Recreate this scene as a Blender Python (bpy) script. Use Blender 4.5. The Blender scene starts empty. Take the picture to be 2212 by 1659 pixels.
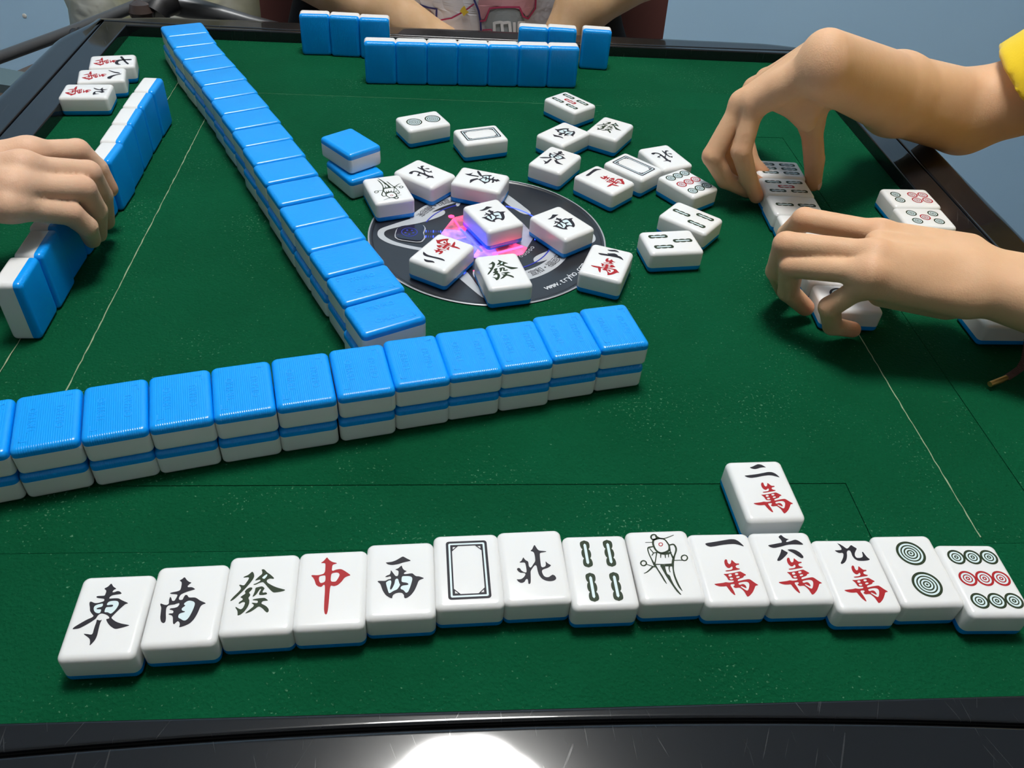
import bpy, bmesh, math, random, json
import numpy as np
from mathutils import Matrix, Vector
random.seed(7)
C = bpy.context.scene.collection
PI = math.pi
S = 0.040            # one tile length in metres; layout numbers below are in tile lengths
ZT = 0.76            # height of the felt
PSI = math.radians(6.6)
CX, CY = 0.84, 13.15
cP, sP = math.cos(PSI), math.sin(PSI)
TW, TL, TT = 0.752, 1.0, 0.418
def fr(x, y):        # survey coordinates -> table axes, table centre at 0,0 (tile lengths)
    return (x*cP + y*sP - CX, -x*sP + y*cP - CY)
def wp(x, y, z=0.0):
    a, b = fr(x, y)
    return Vector((a*S, b*S, ZT + z*S))

# ---------------------------------------------------------------- camera
F_PX, CAM_H, PITCH, ROLL = 1772.8, 8.088, 0.7265, 0.0836
fw = Vector((0, math.cos(PITCH), -math.sin(PITCH)))
r0 = Vector((1, 0, 0)); u0 = r0.cross(fw)
rr = r0*math.cos(ROLL) + u0*math.sin(ROLL)
uu = -r0*math.sin(ROLL) + u0*math.cos(ROLL)
Rz = Matrix.Rotation(-PSI, 3, 'Z')
cam_d = bpy.data.cameras.new('camera'); cam = bpy.data.objects.new('camera', cam_d); C.objects.link(cam)
cam_d.sensor_width = 36.0; cam_d.lens = 36.0*F_PX/2212.0; cam_d.clip_start = 0.02
M = Matrix((Rz@rr, Rz@uu, -(Rz@fw))).transposed().to_4x4()
M.translation = wp(0, 0, CAM_H)
cam.matrix_world = M
bpy.context.scene.camera = cam
def at(px, py, z):   # photo pixel + height above felt (tile lengths) -> survey coordinates
    d = fw*F_PX + rr*(px-1106) - uu*(py-829.5)
    t = (z-CAM_H)/d.z
    return np.array((d.x*t, d.y*t, z))
def aty(px, py, yt): # photo pixel + table-axis depth -> table-axis point (tile lengths)
    d = Rz@(fw*F_PX + rr*(px-1106) - uu*(py-829.5))
    c0 = Rz@Vector((0, 0, 0)) ; ox, oy = fr(0, 0)
    t = (yt-oy)/d.y
    return Vector((ox+d.x*t, yt, CAM_H+d.z*t))

# ---------------------------------------------------------------- world, light, exposure
sc = bpy.context.scene
w = bpy.data.worlds.new('world'); sc.world = w; w.use_nodes = True
w.node_tree.nodes['Background'].inputs[0].default_value = (0.62, 0.70, 0.80, 1)
w.node_tree.nodes['Background'].inputs[1].default_value = 0.05
sc.view_settings.view_transform = 'Standard'; sc.view_settings.look = 'None'
sc.view_settings.gamma = 1; sc.view_settings.use_curve_mapping = False
sc.view_settings.exposure = 0.0
LAMP_POS = (0.025, 0.165, 2.40); LAMP_R = 0.215; LAMP_E = 54.0
WALL_Y = (43.0-CY)*S

# ---------------------------------------------------------------- helpers
def tag(o, label=None, cat=None, group=None, kind=None):
    if label: o['label'] = label
    if cat: o['category'] = cat
    if group: o['group'] = group
    if kind: o['kind'] = kind
    return o
def empty(name, loc, rz=0.0):
    o = bpy.data.objects.new(name, None); C.objects.link(o)
    o.location = loc; o.rotation_euler = (0, 0, rz); o.empty_display_size = 0.01
    return o
def mesh(name, v, f, mat=None, smooth=True, parent=None):
    me = bpy.data.meshes.new(name); me.from_pydata([tuple(map(float, a)) for a in v], [], f); me.update()
    if smooth: me.polygons.foreach_set('use_smooth', [True]*len(me.polygons))
    if mat: me.materials.append(mat)
    o = bpy.data.objects.new(name, me); C.objects.link(o)
    if parent: o.parent = parent
    return o
def child(o, parent):
    bpy.context.view_layer.update()
    o.parent = parent; o.matrix_parent_inverse = parent.matrix_world.inverted(); return o
def linkobj(name, me, parent=None, loc=(0,0,0), rot=None):
    o = bpy.data.objects.new(name, me); C.objects.link(o)
    if parent: o.parent = parent
    o.location = loc
    if rot: o.rotation_euler = rot
    return o
def auto(o, ang=35):
    me = o.data
    for p in me.polygons: p.use_smooth = True
    try: me.set_sharp_from_angle(angle=math.radians(ang))
    except Exception: pass
    return o
class MB:
    def __init__(s): s.v = []; s.f = []
    def box(s, c, d, rot=None):
        n = len(s.v); R = rot or Matrix.Identity(3)
        for i in (-1, 1):
            for j in (-1, 1):
                for k in (-1, 1):
                    s.v.append(Vector(c) + R@Vector((i*d[0]/2, j*d[1]/2, k*d[2]/2)))
        for q in ((0,1,3,2),(4,6,7,5),(0,4,5,1),(2,3,7,6),(0,2,6,4),(1,5,7,3)): s.f.append([n+a for a in q])
        return s
    def tube(s, pts, rad, n=14, closed=False, caps=True):
        pts = [Vector(p) for p in pts]; m = len(pts)
        if not hasattr(rad, '__len__'): rad = [rad]*m
        up = None; base = len(s.v)
        for i, p in enumerate(pts):
            a = pts[(i-1) % m] if (i or closed) else pts[0]; b = pts[(i+1) % m] if (i < m-1 or closed) else pts[-1]
            t = (b-a).normalized()
            if up is None:
                up = t.orthogonal().normalized()
            up = (up - t*up.dot(t)).normalized(); sd = t.cross(up)
            for k in range(n):
                an = 2*PI*k/n; s.v.append(p + (up*math.cos(an)+sd*math.sin(an))*rad[i])
        for i in range(m if closed else m-1):
            for k in range(n):
                a = base+i*n+k; b = base+i*n+(k+1) % n; c = base+((i+1) % m)*n+(k+1) % n; d = base+((i+1) % m)*n+k
                s.f.append([a, b, c, d])
        if caps and not closed:
            s.f.append([base+k for k in range(n)][::-1]); s.f.append([base+(m-1)*n+k for k in range(n)])
        return s
    def lathe(s, prof, c, n=32, axis=None):
        base = len(s.v); c = Vector(c); R = axis or Matrix.Identity(3)
        for r_, z_ in prof:
            for k in range(n):
                a = 2*PI*k/n; s.v.append(c + R@Vector((r_*math.cos(a), r_*math.sin(a), z_)))
        for i in range(len(prof)-1):
            for k in range(n):
                s.f.append([base+i*n+k, base+i*n+(k+1) % n, base+(i+1)*n+(k+1) % n, base+(i+1)*n+k])
        s.f.append([base+k for k in range(n)][::-1]); s.f.append([base+(len(prof)-1)*n+k for k in range(n)])
        return s
    def build(s, name, mat, parent=None, smooth=True, ang=35):
        o = mesh(name, s.v, s.f, mat, smooth, None)
        if smooth: auto(o, ang)
        if parent: child(o, parent)
        return o

# ---------------------------------------------------------------- materials
def mat(name, col, rough=0.5, **k):
    m = bpy.data.materials.new(name); m.use_nodes = True
    b = m.node_tree.nodes['Principled BSDF']
    b.inputs['Base Color'].default_value = (*col, 1); b.inputs['Roughness'].default_value = rough
    for a, v in k.items():
        key = a.replace('_', ' ')
        for inp in b.inputs:
            if inp.name.lower() == key.lower(): inp.default_value = v
    return m
def nodes(m):
    nt = m.node_tree; return nt, nt.nodes['Principled BSDF'], nt.nodes.new, nt.links.new
def bump_noise(m, scale, strength, dist=0.001, detail=3, coord='Object', rough_var=None, col_var=None):
    nt, b, N, Lk = nodes(m)
    tc = N('ShaderNodeTexCoord'); n = N('ShaderNodeTexNoise'); n.inputs['Scale'].default_value = scale; n.inputs['Detail'].default_value = detail
    Lk(tc.outputs[coord], n.inputs['Vector'])
    bp = N('ShaderNodeBump'); bp.inputs['Strength'].default_value = strength; bp.inputs['Distance'].default_value = dist
    Lk(n.outputs['Fac'], bp.inputs['Height']); Lk(bp.outputs['Normal'], b.inputs['Normal'])
    if col_var:
        n2 = N('ShaderNodeTexNoise'); n2.inputs['Scale'].default_value = col_var[0]; Lk(tc.outputs[coord], n2.inputs['Vector'])
        r = N('ShaderNodeValToRGB'); r.color_ramp.elements[0].position = 0.3; r.color_ramp.elements[1].position = 0.7
        r.color_ramp.elements[0].color = (*col_var[1], 1); r.color_ramp.elements[1].color = (*col_var[2], 1)
        Lk(n2.outputs['Fac'], r.inputs['Fac']); Lk(r.outputs['Color'], b.inputs['Base Color'])
    return m
def emis(name, col, st):
    m = mat(name, (0, 0, 0), 0.5); b = m.node_tree.nodes['Principled BSDF']
    b.inputs['Emission Color'].default_value = (*col, 1); b.inputs['Emission Strength'].default_value = st
    return m
M_white = mat('tile_white', (0.80, 0.80, 0.79), 0.22, Subsurface_Weight=0.12, Subsurface_Scale=0.004)
M_white.node_tree.nodes['Principled BSDF'].inputs['Subsurface Radius'].default_value = (1.0, 0.9, 0.7)
M_blue = mat('tile_blue', (0.0, 0.30, 0.86), 0.26)
nt, b, N, Lk = nodes(M_blue)      # fine pressed lines along the back of the tile
tc = N('ShaderNodeTexCoord'); sx = N('ShaderNodeSeparateXYZ'); Lk(tc.outputs['Object'], sx.inputs[0])
mu = N('ShaderNodeMath'); mu.operation = 'MULTIPLY'; mu.inputs[1].default_value = 2*PI/(0.026*S); Lk(sx.outputs['X'], mu.inputs[0])
sn = N('ShaderNodeMath'); sn.operation = 'SINE'; Lk(mu.outputs[0], sn.inputs[0])
ab = N('ShaderNodeMath'); ab.operation = 'ABSOLUTE'; Lk(sx.outputs['X'], ab.inputs[0])
lt = N('ShaderNodeMath'); lt.operation = 'LESS_THAN'; lt.inputs[1].default_value = 0.30*S; Lk(ab.outputs[0], lt.inputs[0])
m2 = N('ShaderNodeMath'); m2.operation = 'MULTIPLY'; Lk(sn.outputs[0], m2.inputs[0]); Lk(lt.outputs[0], m2.inputs[1])
bp = N('ShaderNodeBump'); bp.inputs['Strength'].default_value = 0.28; bp.inputs['Distance'].default_value = 0.00012
Lk(m2.outputs[0], bp.inputs['Height']); Lk(bp.outputs['Normal'], b.inputs['Normal'])
M_blue_plain = mat('tile_blue_relief', (0.0, 0.30, 0.86), 0.3)
INK = {'k': mat('ink_black', (0.018, 0.016, 0.022), 0.5, Specular_IOR_Level=0.2), 'g': mat('ink_green', (0.022, 0.036, 0.016), 0.5, Specular_IOR_Level=0.2), 'r': mat('ink_red', (0.36, 0.014, 0.018), 0.5, Specular_IOR_Level=0.2)}
M_halo = mat('ink_pale_blue', (0.66, 0.78, 0.80), 0.3)

def felt_mat():
    m = mat('green_felt', (0.001, 0.085, 0.030), 0.85, Specular_IOR_Level=0.08)
    nt, b, N, Lk = nodes(m)
    tc = N('ShaderNodeTexCoord')
    v = N('ShaderNodeTexVoronoi'); v.inputs['Scale'].default_value = 520; Lk(tc.outputs['Object'], v.inputs['Vector'])
    n1 = N('ShaderNodeTexNoise'); n1.inputs['Scale'].default_value = 900; n1.inputs['Detail'].default_value = 4; Lk(tc.outputs['Object'], n1.inputs['Vector'])
    ad = N('ShaderNodeMath'); ad.operation = 'ADD'; Lk(v.outputs['Distance'], ad.inputs[0]); Lk(n1.outputs['Fac'], ad.inputs[1])
    bp = N('ShaderNodeBump'); bp.inputs['Strength'].default_value = 0.7; bp.inputs['Distance'].default_value = 0.0009
    Lk(ad.outputs[0], bp.inputs['Height']); Lk(bp.outputs['Normal'], b.inputs['Normal'])
    n2 = N('ShaderNodeTexNoise'); n2.inputs['Scale'].default_value = 9; n2.inputs['Detail'].default_value = 5; Lk(tc.outputs['Object'], n2.inputs['Vector'])
    r = N('ShaderNodeValToRGB'); e = r.color_ramp.elements
    e[0].position = 0.30; e[0].color = (0.0002, 0.058, 0.021, 1); e[1].position = 0.72; e[1].color = (0.0010, 0.076, 0.029, 1)
    Lk(n2.outputs['Fac'], r.inputs['Fac'])
    # pale lint specks
    v2 = N('ShaderNodeTexNoise'); v2.inputs['Scale'].default_value = 620; v2.inputs['Detail'].default_value = 2
    Lk(tc.outputs['Object'], v2.inputs['Vector'])
    n3 = N('ShaderNodeTexNoise'); n3.inputs['Scale'].default_value = 14; Lk(tc.outputs['Object'], n3.inputs['Vector'])
    mm = N('ShaderNodeMath'); mm.operation = 'MULTIPLY_ADD'; mm.inputs[1].default_value = 0.35; Lk(n3.outputs['Fac'], mm.inputs[0]); Lk(v2.outputs['Fac'], mm.inputs[2])
    r2 = N('ShaderNodeValToRGB'); r2.color_ramp.elements[0].position = 0.85; r2.color_ramp.elements[1].position = 0.95
    r2.color_ramp.elements[1].color = (0.75, 0.75, 0.75, 1); Lk(mm.outputs[0], r2.inputs['Fac'])
    mx = N('ShaderNodeMixRGB'); mx.inputs[2].default_value = (0.10, 0.26, 0.15, 1)
    Lk(r2.outputs['Color'], mx.inputs[0]); Lk(r.outputs['Color'], mx.inputs[1]); Lk(mx.outputs[0], b.inputs['Base Color'])
    return m
M_felt = felt_mat()
M_thread = mat('worn_seam_thread', (0.30, 0.36, 0.22), 0.9)
def gloss_black(name, base, rough):
    m = mat(name, base, rough, Specular_IOR_Level=0.5)
    nt, b, N, Lk = nodes(m); tc = N('ShaderNodeTexCoord')
    tot = None
    for k, (ang, sc_, th) in enumerate(((1.1, 34, 0.725), (-1.2, 40, 0.73), (1.62, 30, 0.72))):
        mp = N('ShaderNodeMapping'); mp.inputs['Rotation'].default_value = (0, 0, ang); mp.vector_type = 'TEXTURE'; mp.inputs['Scale'].default_value = (1/sc_, 1/(sc_*26), 1/sc_)
        Lk(tc.outputs['Object'], mp.inputs['Vector'])
        n = N('ShaderNodeTexNoise'); n.inputs['Scale'].default_value = 1.0; n.inputs['Detail'].default_value = 1.0; n.inputs['Distortion'].default_value = 0.15
        Lk(mp.outputs[0], n.inputs['Vector'])
        r = N('ShaderNodeValToRGB'); r.color_ramp.elements[0].position = th; r.color_ramp.elements[1].position = th+0.05
        Lk(n.outputs['Fac'], r.inputs['Fac'])
        if tot is None: tot = r.outputs['Color']
        else:
            a = N('ShaderNodeMath'); a.operation = 'MAXIMUM'; Lk(tot, a.inputs[0]); Lk(r.outputs['Color'], a.inputs[1]); tot = a.outputs[0]
    n4 = N('ShaderNodeTexNoise'); n4.inputs['Scale'].default_value = 7; n4.inputs['Detail'].default_value = 6; Lk(tc.outputs['Object'], n4.inputs['Vector'])
    mr = N('ShaderNodeMapRange'); mr.inputs[1].default_value = 0.35; mr.inputs[2].default_value = 0.75; mr.inputs[3].default_value = rough*0.7; mr.inputs[4].default_value = rough*1.6
    Lk(n4.outputs['Fac'], mr.inputs[0])
    a = N('ShaderNodeMath'); a.operation = 'MULTIPLY_ADD'; a.inputs[1].default_value = 0.12; Lk(tot, a.inputs[0]); Lk(mr.outputs[0], a.inputs[2])
    Lk(a.outputs[0], b.inputs['Roughness'])
    mx = N('ShaderNodeMixRGB'); mx.inputs[1].default_value = (*base, 1); mx.inputs[2].default_value = (0.09, 0.095, 0.10, 1)
    q = N('ShaderNodeMath'); q.operation = 'MULTIPLY'; q.inputs[1].default_value = 0.22; Lk(tot, q.inputs[0]); Lk(q.outputs[0], mx.inputs[0])
    Lk(mx.outputs[0], b.inputs['Base Color'])
    return m
M_rim = gloss_black('scratched_black_acrylic', (0.008, 0.009, 0.011), 0.06)
M_groove = mat('groove_black', (0.004, 0.004, 0.005), 0.6)
M_black = mat('matt_black_plastic', (0.012, 0.012, 0.014), 0.45)

# ---------------------------------------------------------------- room shell
def plaster(name, a, bcol):
    return bump_noise(mat(name, a, 0.75), 60, 0.15, 0.002, 5, col_var=(2.2, a, bcol))
M_wall = plaster('blue_wall_paint', (0.42, 0.655, 0.88), (0.46, 0.69, 0.90))
M_ceil = mat('ceiling_white', (0.78, 0.78, 0.76), 0.8)
M_plain = plaster('grey_wall_paint', (0.36, 0.345, 0.32), (0.42, 0.40, 0.37))
M_side = plaster('pale_blue_wall_paint', (0.45, 0.52, 0.60), (0.50, 0.57, 0.64))
M_floor = bump_noise(mat('floor_tile_grey', (0.30, 0.29, 0.27), 0.35), 20, 0.05)
RX0, RX1, RY0, RY1, RH = -1.9, 2.3, -1.9, WALL_Y, 2.5
def struct(name, c, d, m):
    return tag(MB().box(c, d).build(name, m, smooth=False), kind='structure')
struct('floor', ((RX0+RX1)/2, (RY0+RY1)/2, -0.05), (RX1-RX0+0.4, RY1-RY0+0.4, 0.1), M_floor)
struct('ceiling', ((RX0+RX1)/2, (RY0+RY1)/2, RH+0.05), (RX1-RX0+0.4, RY1-RY0+0.4, 0.1), M_ceil)
struct('wall_back', ((RX0+RX1)/2, RY1+0.06, RH/2), (RX1-RX0+0.4, 0.12, RH), M_wall)
struct('wall_front', ((RX0+RX1)/2, RY0-0.06, RH/2), (RX1-RX0+0.4, 0.12, RH), M_plain)
struct('wall_left', (RX0-0.06, (RY0+RY1)/2, RH/2), (0.12, RY1-RY0, RH), M_side)
struct('wall_right', (RX1+0.06, (RY0+RY1)/2, RH/2), (0.12, RY1-RY0, RH), M_side)
# chipped spot on the back wall
p_ = aty(53, 34, 43.0-CY)
o = MB().lathe([(0.001, -0.003), (0.005, -0.003), (0.004, 0.0), (0.001, 0.001)], (p_.x*S, WALL_Y-0.001, ZT+p_.z*S), 9, Matrix.Rotation(PI/2, 3, 'X')).build('wall_chip', mat('bare_plaster', (0.7, 0.68, 0.64), 0.9))
child(o, bpy.data.objects['wall_back'])

# ceiling lamp (scalloped diffuser), the light of the room
lamp = empty('ceiling_lamp', (LAMP_POS[0], LAMP_POS[1], RH))
tag(lamp, 'round white ceiling lamp with scalloped glowing diffuser above the table', 'lamp')
n = 96; vv = []; ff = []
for zz, kr in ((RH-0.002, 0.9), (RH-0.03, 1.0), (LAMP_POS[2], 0.985), (LAMP_POS[2]-0.006, 0.93)):
    for k in range(n):
        a = 2*PI*k/n; r_ = LAMP_R*kr*(1+0.035*abs(math.cos(a*4.5+0.6)))
        vv.append((LAMP_POS[0]+r_*math.cos(a), LAMP_POS[1]+r_*math.sin(a), zz))
for i in range(3):
    for k in range(n): ff.append([i*n+k, (i+1)*n+k, (i+1)*n+(k+1) % n, i*n+(k+1) % n])
ff.append([3*n+k for k in range(n)][::-1])
o = mesh('diffuser', vv, ff, emis('lamp_glow', (1.0, 0.985, 0.96), LAMP_E), False); child(o, lamp)
o = MB().lathe([(LAMP_R*1.06, RH-0.012), (LAMP_R*1.06, RH-0.001)], (LAMP_POS[0], LAMP_POS[1], 0), 64).build('base_plate', M_ceil); child(o, lamp)
# ---------------------------------------------------------------- the mahjong table
table = empty('mahjong_table', (0, 0, 0))
tag(table, 'square mahjong table with green felt top and scratched black acrylic rim', 'table')
HXm, HXp, HYm, HYp = 9.02, 8.98, 9.25, 9.40
RIM_H = 0.28
SI, SO = 6.07, 7.10      # slot strips between these offsets, pinwheel layout
gap = 0.009
slots = [(-SO, -SO, 4.62, -SI), (SI, -SO, SO, 4.62), (-4.62, SI, SO, SO), (-SO, -4.62, -SI, SO)]
# felt = grid of cells minus the slots and the console hole
xs = sorted({-HXm-0.1, HXp+0.1, -SO, -SI, SI, SO, -4.62, 4.62}); ys = sorted({-HYm-0.1, HYp+0.1, -SO, -SI, SI, SO, -4.62, 4.62})
bm = bmesh.new()
def inside(cx_, cy_, r, g=0): return r[0]+g < cx_ < r[2]-g and r[1]+g < cy_ < r[3]-g
DR = 2.20
def cell(x0, y0, x1, y1):
    vs = [bm.verts.new((x*S, y*S, 0)) for x, y in ((x0, y0), (x1, y0), (x1, y1), (x0, y1))]; bm.faces.new(vs)
for i in range(len(xs)-1):
    for j in range(len(ys)-1):
        c_ = ((xs[i]+xs[i+1])/2, (ys[j]+ys[j+1])/2)
        if any(inside(*c_, r) for r in slots): continue
        if abs(c_[0]) < 4.6 and abs(c_[1]) < 4.6: continue
        cell(xs[i], ys[j], xs[i+1], ys[j+1])
# centre block with a round hole
n = 96; q = 4.62
ring_i = [bm.verts.new((DR*S*math.cos(2*PI*k/n+PI/4), DR*S*math.sin(2*PI*k/n+PI/4), 0)) for k in range(n)]
ring_o = []
for k in range(n):
    a = 2*PI*k/n+PI/4; m_ = max(abs(math.cos(a)), abs(math.sin(a))); ring_o.append(bm.verts.new((q*S*math.cos(a)/m_, q*S*math.sin(a)/m_, 0)))
for k in range(n): bm.faces.new((ring_i[k], ring_o[k], ring_o[(k+1) % n], ring_i[(k+1) % n]))
bmesh.ops.remove_doubles(bm, verts=bm.verts, dist=1e-6)
me = bpy.data.meshes.new('felt'); bm.to_mesh(me); bm.free(); me.materials.append(M_felt)
for v in me.vertices: v.co.z = 0
felt = linkobj('felt', me); felt.location = (0, 0, ZT); child(felt, table)
sm = felt.modifiers.new('thick', 'SOLIDIFY'); sm.thickness = 0.003; sm.offset = -1
felt['label'] = 'green felt playing surface'
for r in slots:
    gp = 0.002 if r[1] > 5 else gap
    o = MB().box((0, 0, -0.0015-0.0002*(gp > .005)), ((r[2]-r[0]-2*gp)*S, (r[3]-r[1]-2*gp)*S, 0.003)).build('slot_cover', M_felt, smooth=False)
    o.location = ((r[0]+r[2])/2*S, (r[1]+r[3])/2*S, ZT); child(o, table)
o = MB().box((0, 0, ZT-0.006), (17.9*S, 18.4*S, 0.004)).build('bed_plate', M_groove, smooth=False); child(o, table)
# worn pale threads along two of the seams
def thread(p, q_, wd=0.022, seed=0):
    rnd = random.Random(seed); p = Vector((*p, 0)); q_ = Vector((*q_, 0)); d = (q_-p); L_ = d.length; d.normalize(); nn = Vector((-d.y, d.x, 0)); k = int(L_/0.12)
    mb = MB()
    for i in range(k+1):
        c_ = p + d*L_*i/k + nn*rnd.uniform(-0.006, 0.006); w_ = wd*rnd.uniform(0.45, 1.1)/2
        for sgn, zz in ((-1, 0.001), (0, 0.010), (1, 0.001)): mb.v.append(((c_.x+nn.x*w_*sgn)*S, (c_.y+nn.y*w_*sgn)*S, ZT+zz*S))
        if i:
            b_ = 3*i; mb.f += [[b_-3, b_-2, b_+1, b_], [b_-2, b_-1, b_+2, b_+1]]
    return mb
for sd, (p, q_) in enumerate((((-SI, -SI), (-SI, 4.7)), ((SI, -SO+0.1), (SI, 4.4)), ((-SO, -4.5), (-SO, SO)))):
    child(thread(p, q_, seed=sd).build('worn_thread', M_thread, smooth=False), table)
child(thread((-5.8, SI), (3.0, SI), 0.010, 9).build('worn_thread', M_felt if False else mat('faint_thread', (0.05, 0.18, 0.09), 0.9), smooth=False), table)

# rims: cross-section stations (distance outwards for x sides, for y sides, height)
def sst(t): t = max(0.0, min(1.0, t)); return t*t*(3-2*t)
def DX(kind, s):      # distance outwards on the left and right sides; s=+1 is the far corner
    if kind == 'g': return 0.62 + 0.04*s*s
    return 1.12+0.10*(1-s*s) - (0.42*sst((s-0.82)/0.18) if s > 0 else 0)
def DY(kind, s, far): # distance outwards on the near and far sides
    if kind == 'g': return 0.12+0.12*s*s if far else 0.15+0.62*s*s
    return (0.60+0.08*(1-s*s)-0.26*sst((abs(s)-0.82)/0.18)) if far else 1.15
def dxy(kind, side, s):
    if side in (1, 3): return DX(kind, s), (DY(kind, 1, True) if s > 0 else DY(kind, 1, False))
    far = side == 2; return DX(kind, 1 if far else -1), DY(kind, s, far)
def side_pt(side, s, dx, dy, z):
    if side == 0: return ((-HXm-dx if s < 0 else HXp+dx)*abs(s)*S, (-HYm-dy)*S, ZT+z*S)
    if side == 2: return ((-HXm-dx if s < 0 else HXp+dx)*abs(s)*S, (HYp+dy)*S, ZT+z*S)
    if side == 1: return ((HXp+dx)*S, (-HYm-dy if s < 0 else HYp+dy)*abs(s)*S, ZT+z*S)
    return ((-HXm-dx)*S, (-HYm-dy if s < 0 else HYp+dy)*abs(s)*S, ZT+z*S)
def rim_mesh(side, stations, name, material):
    ns = 65; v = []; f = []
    for i in range(ns):
        s = -1+2*i/(ns-1); s = math.copysign(abs(s)**0.8, s) if s else 0.0
        for dx, dy, z in stations(side, s): v.append(side_pt(side, s, dx, dy, z))
    m_ = len(stations(side, 0.0))
    for i in range(ns-1):
        for k in range(m_-1):
            q4 = [i*m_+k, i*m_+k+1, (i+1)*m_+k+1, (i+1)*m_+k]
            f.append(q4 if side in (2, 1) else q4[::-1])
    o = mesh(name, v, f, material); auto(o, 50); child(o, table); return o
R_ = 0.035; hg = 0.022
def arc(cx_, cz_, r, a0, a1, n_=5): return [(cx_+r*math.cos(a0+(a1-a0)*k/n_), cz_+r*math.sin(a0+(a1-a0)*k/n_)) for k in range(n_+1)]
def strip(side, s):
    out = [(d, d, z) for d, z in [(0.0, -0.05)] + arc(R_, RIM_H-R_, R_, PI, PI/2)]
    X, Y = dxy('g', side, s); X -= hg; Y -= hg; r = 0.030
    out.append((R_+.02, R_+.02, RIM_H)); out.append((X-r-.015, Y-r-.015, RIM_H))
    for k in range(5):
        a = PI/2*(1-k/4); out.append((X-r+r*math.cos(a), Y-r+r*math.cos(a), RIM_H-r+r*math.sin(a)))
    out.append((X, Y, RIM_H-0.12)); return out
def outer(side, s):
    X, Y = dxy('g', side, s); X += hg; Y += hg; out = [(X, Y, RIM_H-0.12)]; r = 0.04
    for k in range(5):
        a = PI-PI/2*k/4; out.append((X+r+r*math.cos(a), Y+r+r*math.cos(a), RIM_H-r+r*math.sin(a)))
    bx, by = dxy('o', side, s); by = max(by, Y+0.07)
    out.append((X+r+.015, Y+r+.015, RIM_H)); out.append((bx-0.06, max(by-0.06, Y+r+.02), RIM_H)); out.append((bx, max(by, Y+r+.025), RIM_H))
    for k in range(1, 9):
        t = k/8*PI/2; out.append((bx+0.40*math.sin(t), by+0.45*math.sin(t), RIM_H-0.45*(1-math.cos(t))))
    out.append((bx+0.40, by+0.45, -1.4)); out.append((bx+0.2, by+0.3, -1.6)); out.append((0.2, 0.2, -1.6)); return out
def gfl(side, s):
    X, Y = dxy('g', side, s); return [(X-0.05, Y-0.05, RIM_H-0.11), (X+0.05, Y+0.05, RIM_H-0.11)]
for sd in range(4):
    rim_mesh(sd, strip, 'rim_strip', M_rim); rim_mesh(sd, outer, 'rim_panel', M_rim); rim_mesh(sd, gfl, 'rim_groove', M_groove)
# cabinet and legs
o = MB().box((0, 0, ZT-0.115), (17.0*S, 17.4*S, 0.12)).build('cabinet', M_black, smooth=False); child(o, table)
for ax in (-1, 1):
    for ay in (-1, 1):
        o = MB().tube([(ax*7.5*S, ay*7.7*S, ZT-0.17), (ax*8.2*S, ay*8.4*S, 0.0)], [0.03, 0.024], 16).build('leg', M_black); child(o, table)

# round control console
con = MB().lathe([(0.02*S, 0.012*S), (2.06*S, 0.012*S), (2.10*S, 0.006*S), (2.13*S, 0.022*S), (2.165*S, 0.022*S), (2.18*S, 0.0), (2.18*S, -0.05*S)], (0, 0, ZT), 96).build('console_plate', mat('console_black', (0.018, 0.019, 0.023), 0.28), ang=25)
child(con, table)
o = MB().lathe([(2.155*S, 0.018*S), (2.175*S, 0.027*S), (2.195*S, 0.018*S)], (0, 0, ZT), 96)
o.f = o.f[:-2]; o = o.build('console_edge_ring', mat('console_edge', (0.35, 0.36, 0.38), 0.35)); child(o, con)
M_silver = mat('console_silver_print', (0.44, 0.46, 0.48), 0.45)
M_pgrey = mat('console_grey_line', (0.42, 0.44, 0.48), 0.5)
M_blueled = emis('led_blue', (0.02, 0.05, 1.0), 5.0)
M_bluedim = emis('led_blue_dim', (0.02, 0.04, 0.6), 0.7)
M_redled = emis('led_red', (1.0, 0.03, 0.12), 5.0)
def poly_obj(name, pts, z, material, parent, holes=(), thick=0.0):
    cu = bpy.data.curves.new(name, 'CURVE'); cu.dimensions = '2D'; cu.fill_mode = 'BOTH'; cu.extrude = thick
    for pl in [pts]+list(holes):
        sp = cu.splines.new('POLY'); sp.points.add(len(pl)-1)
        for i, p in enumerate(pl): sp.points[i].co = (p[0]*S, p[1]*S, 0, 1)
        sp.use_cyclic_u = True
    t = bpy.data.objects.new(name, cu); C.objects.link(t)
    me = bpy.data.meshes.new_from_object(t.evaluated_get(bpy.context.evaluated_depsgraph_get()))
    bpy.data.objects.remove(t); me.name = name; me.materials.clear(); me.materials.append(material)
    o = linkobj(name, me); o.location = (0, 0, ZT+z*S)
    if parent: child(o, parent)
    return o
def chaikin(p, it=2, r=0.22):
    for _ in range(it):
        o_ = []
        for i in range(len(p)):
            a, b_ = p[i], p[(i+1) % len(p)]
            o_ += [(a[0]+(b_[0]-a[0])*r, a[1]+(b_[1]-a[1])*r), (b_[0]+(a[0]-b_[0])*r, b_[1]+(a[1]-b_[1])*r)]
        p = o_
    return p
def rot2(p, a): c_, s_ = math.cos(a), math.sin(a); return [(x*c_-y*s_, x*s_+y*c_) for x, y in p]
def sector(r0_, r1_, a0, a1, n_=16):
    return [(r1_*math.cos(math.radians(a0+(a1-a0)*k/n_)), r1_*math.sin(math.radians(a0+(a1-a0)*k/n_))) for k in range(n_+1)] + \
           [(r0_*math.cos(math.radians(a1+(a0-a1)*k/n_)), r0_*math.sin(math.radians(a1+(a0-a1)*k/n_))) for k in range(n_+1)]
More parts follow.
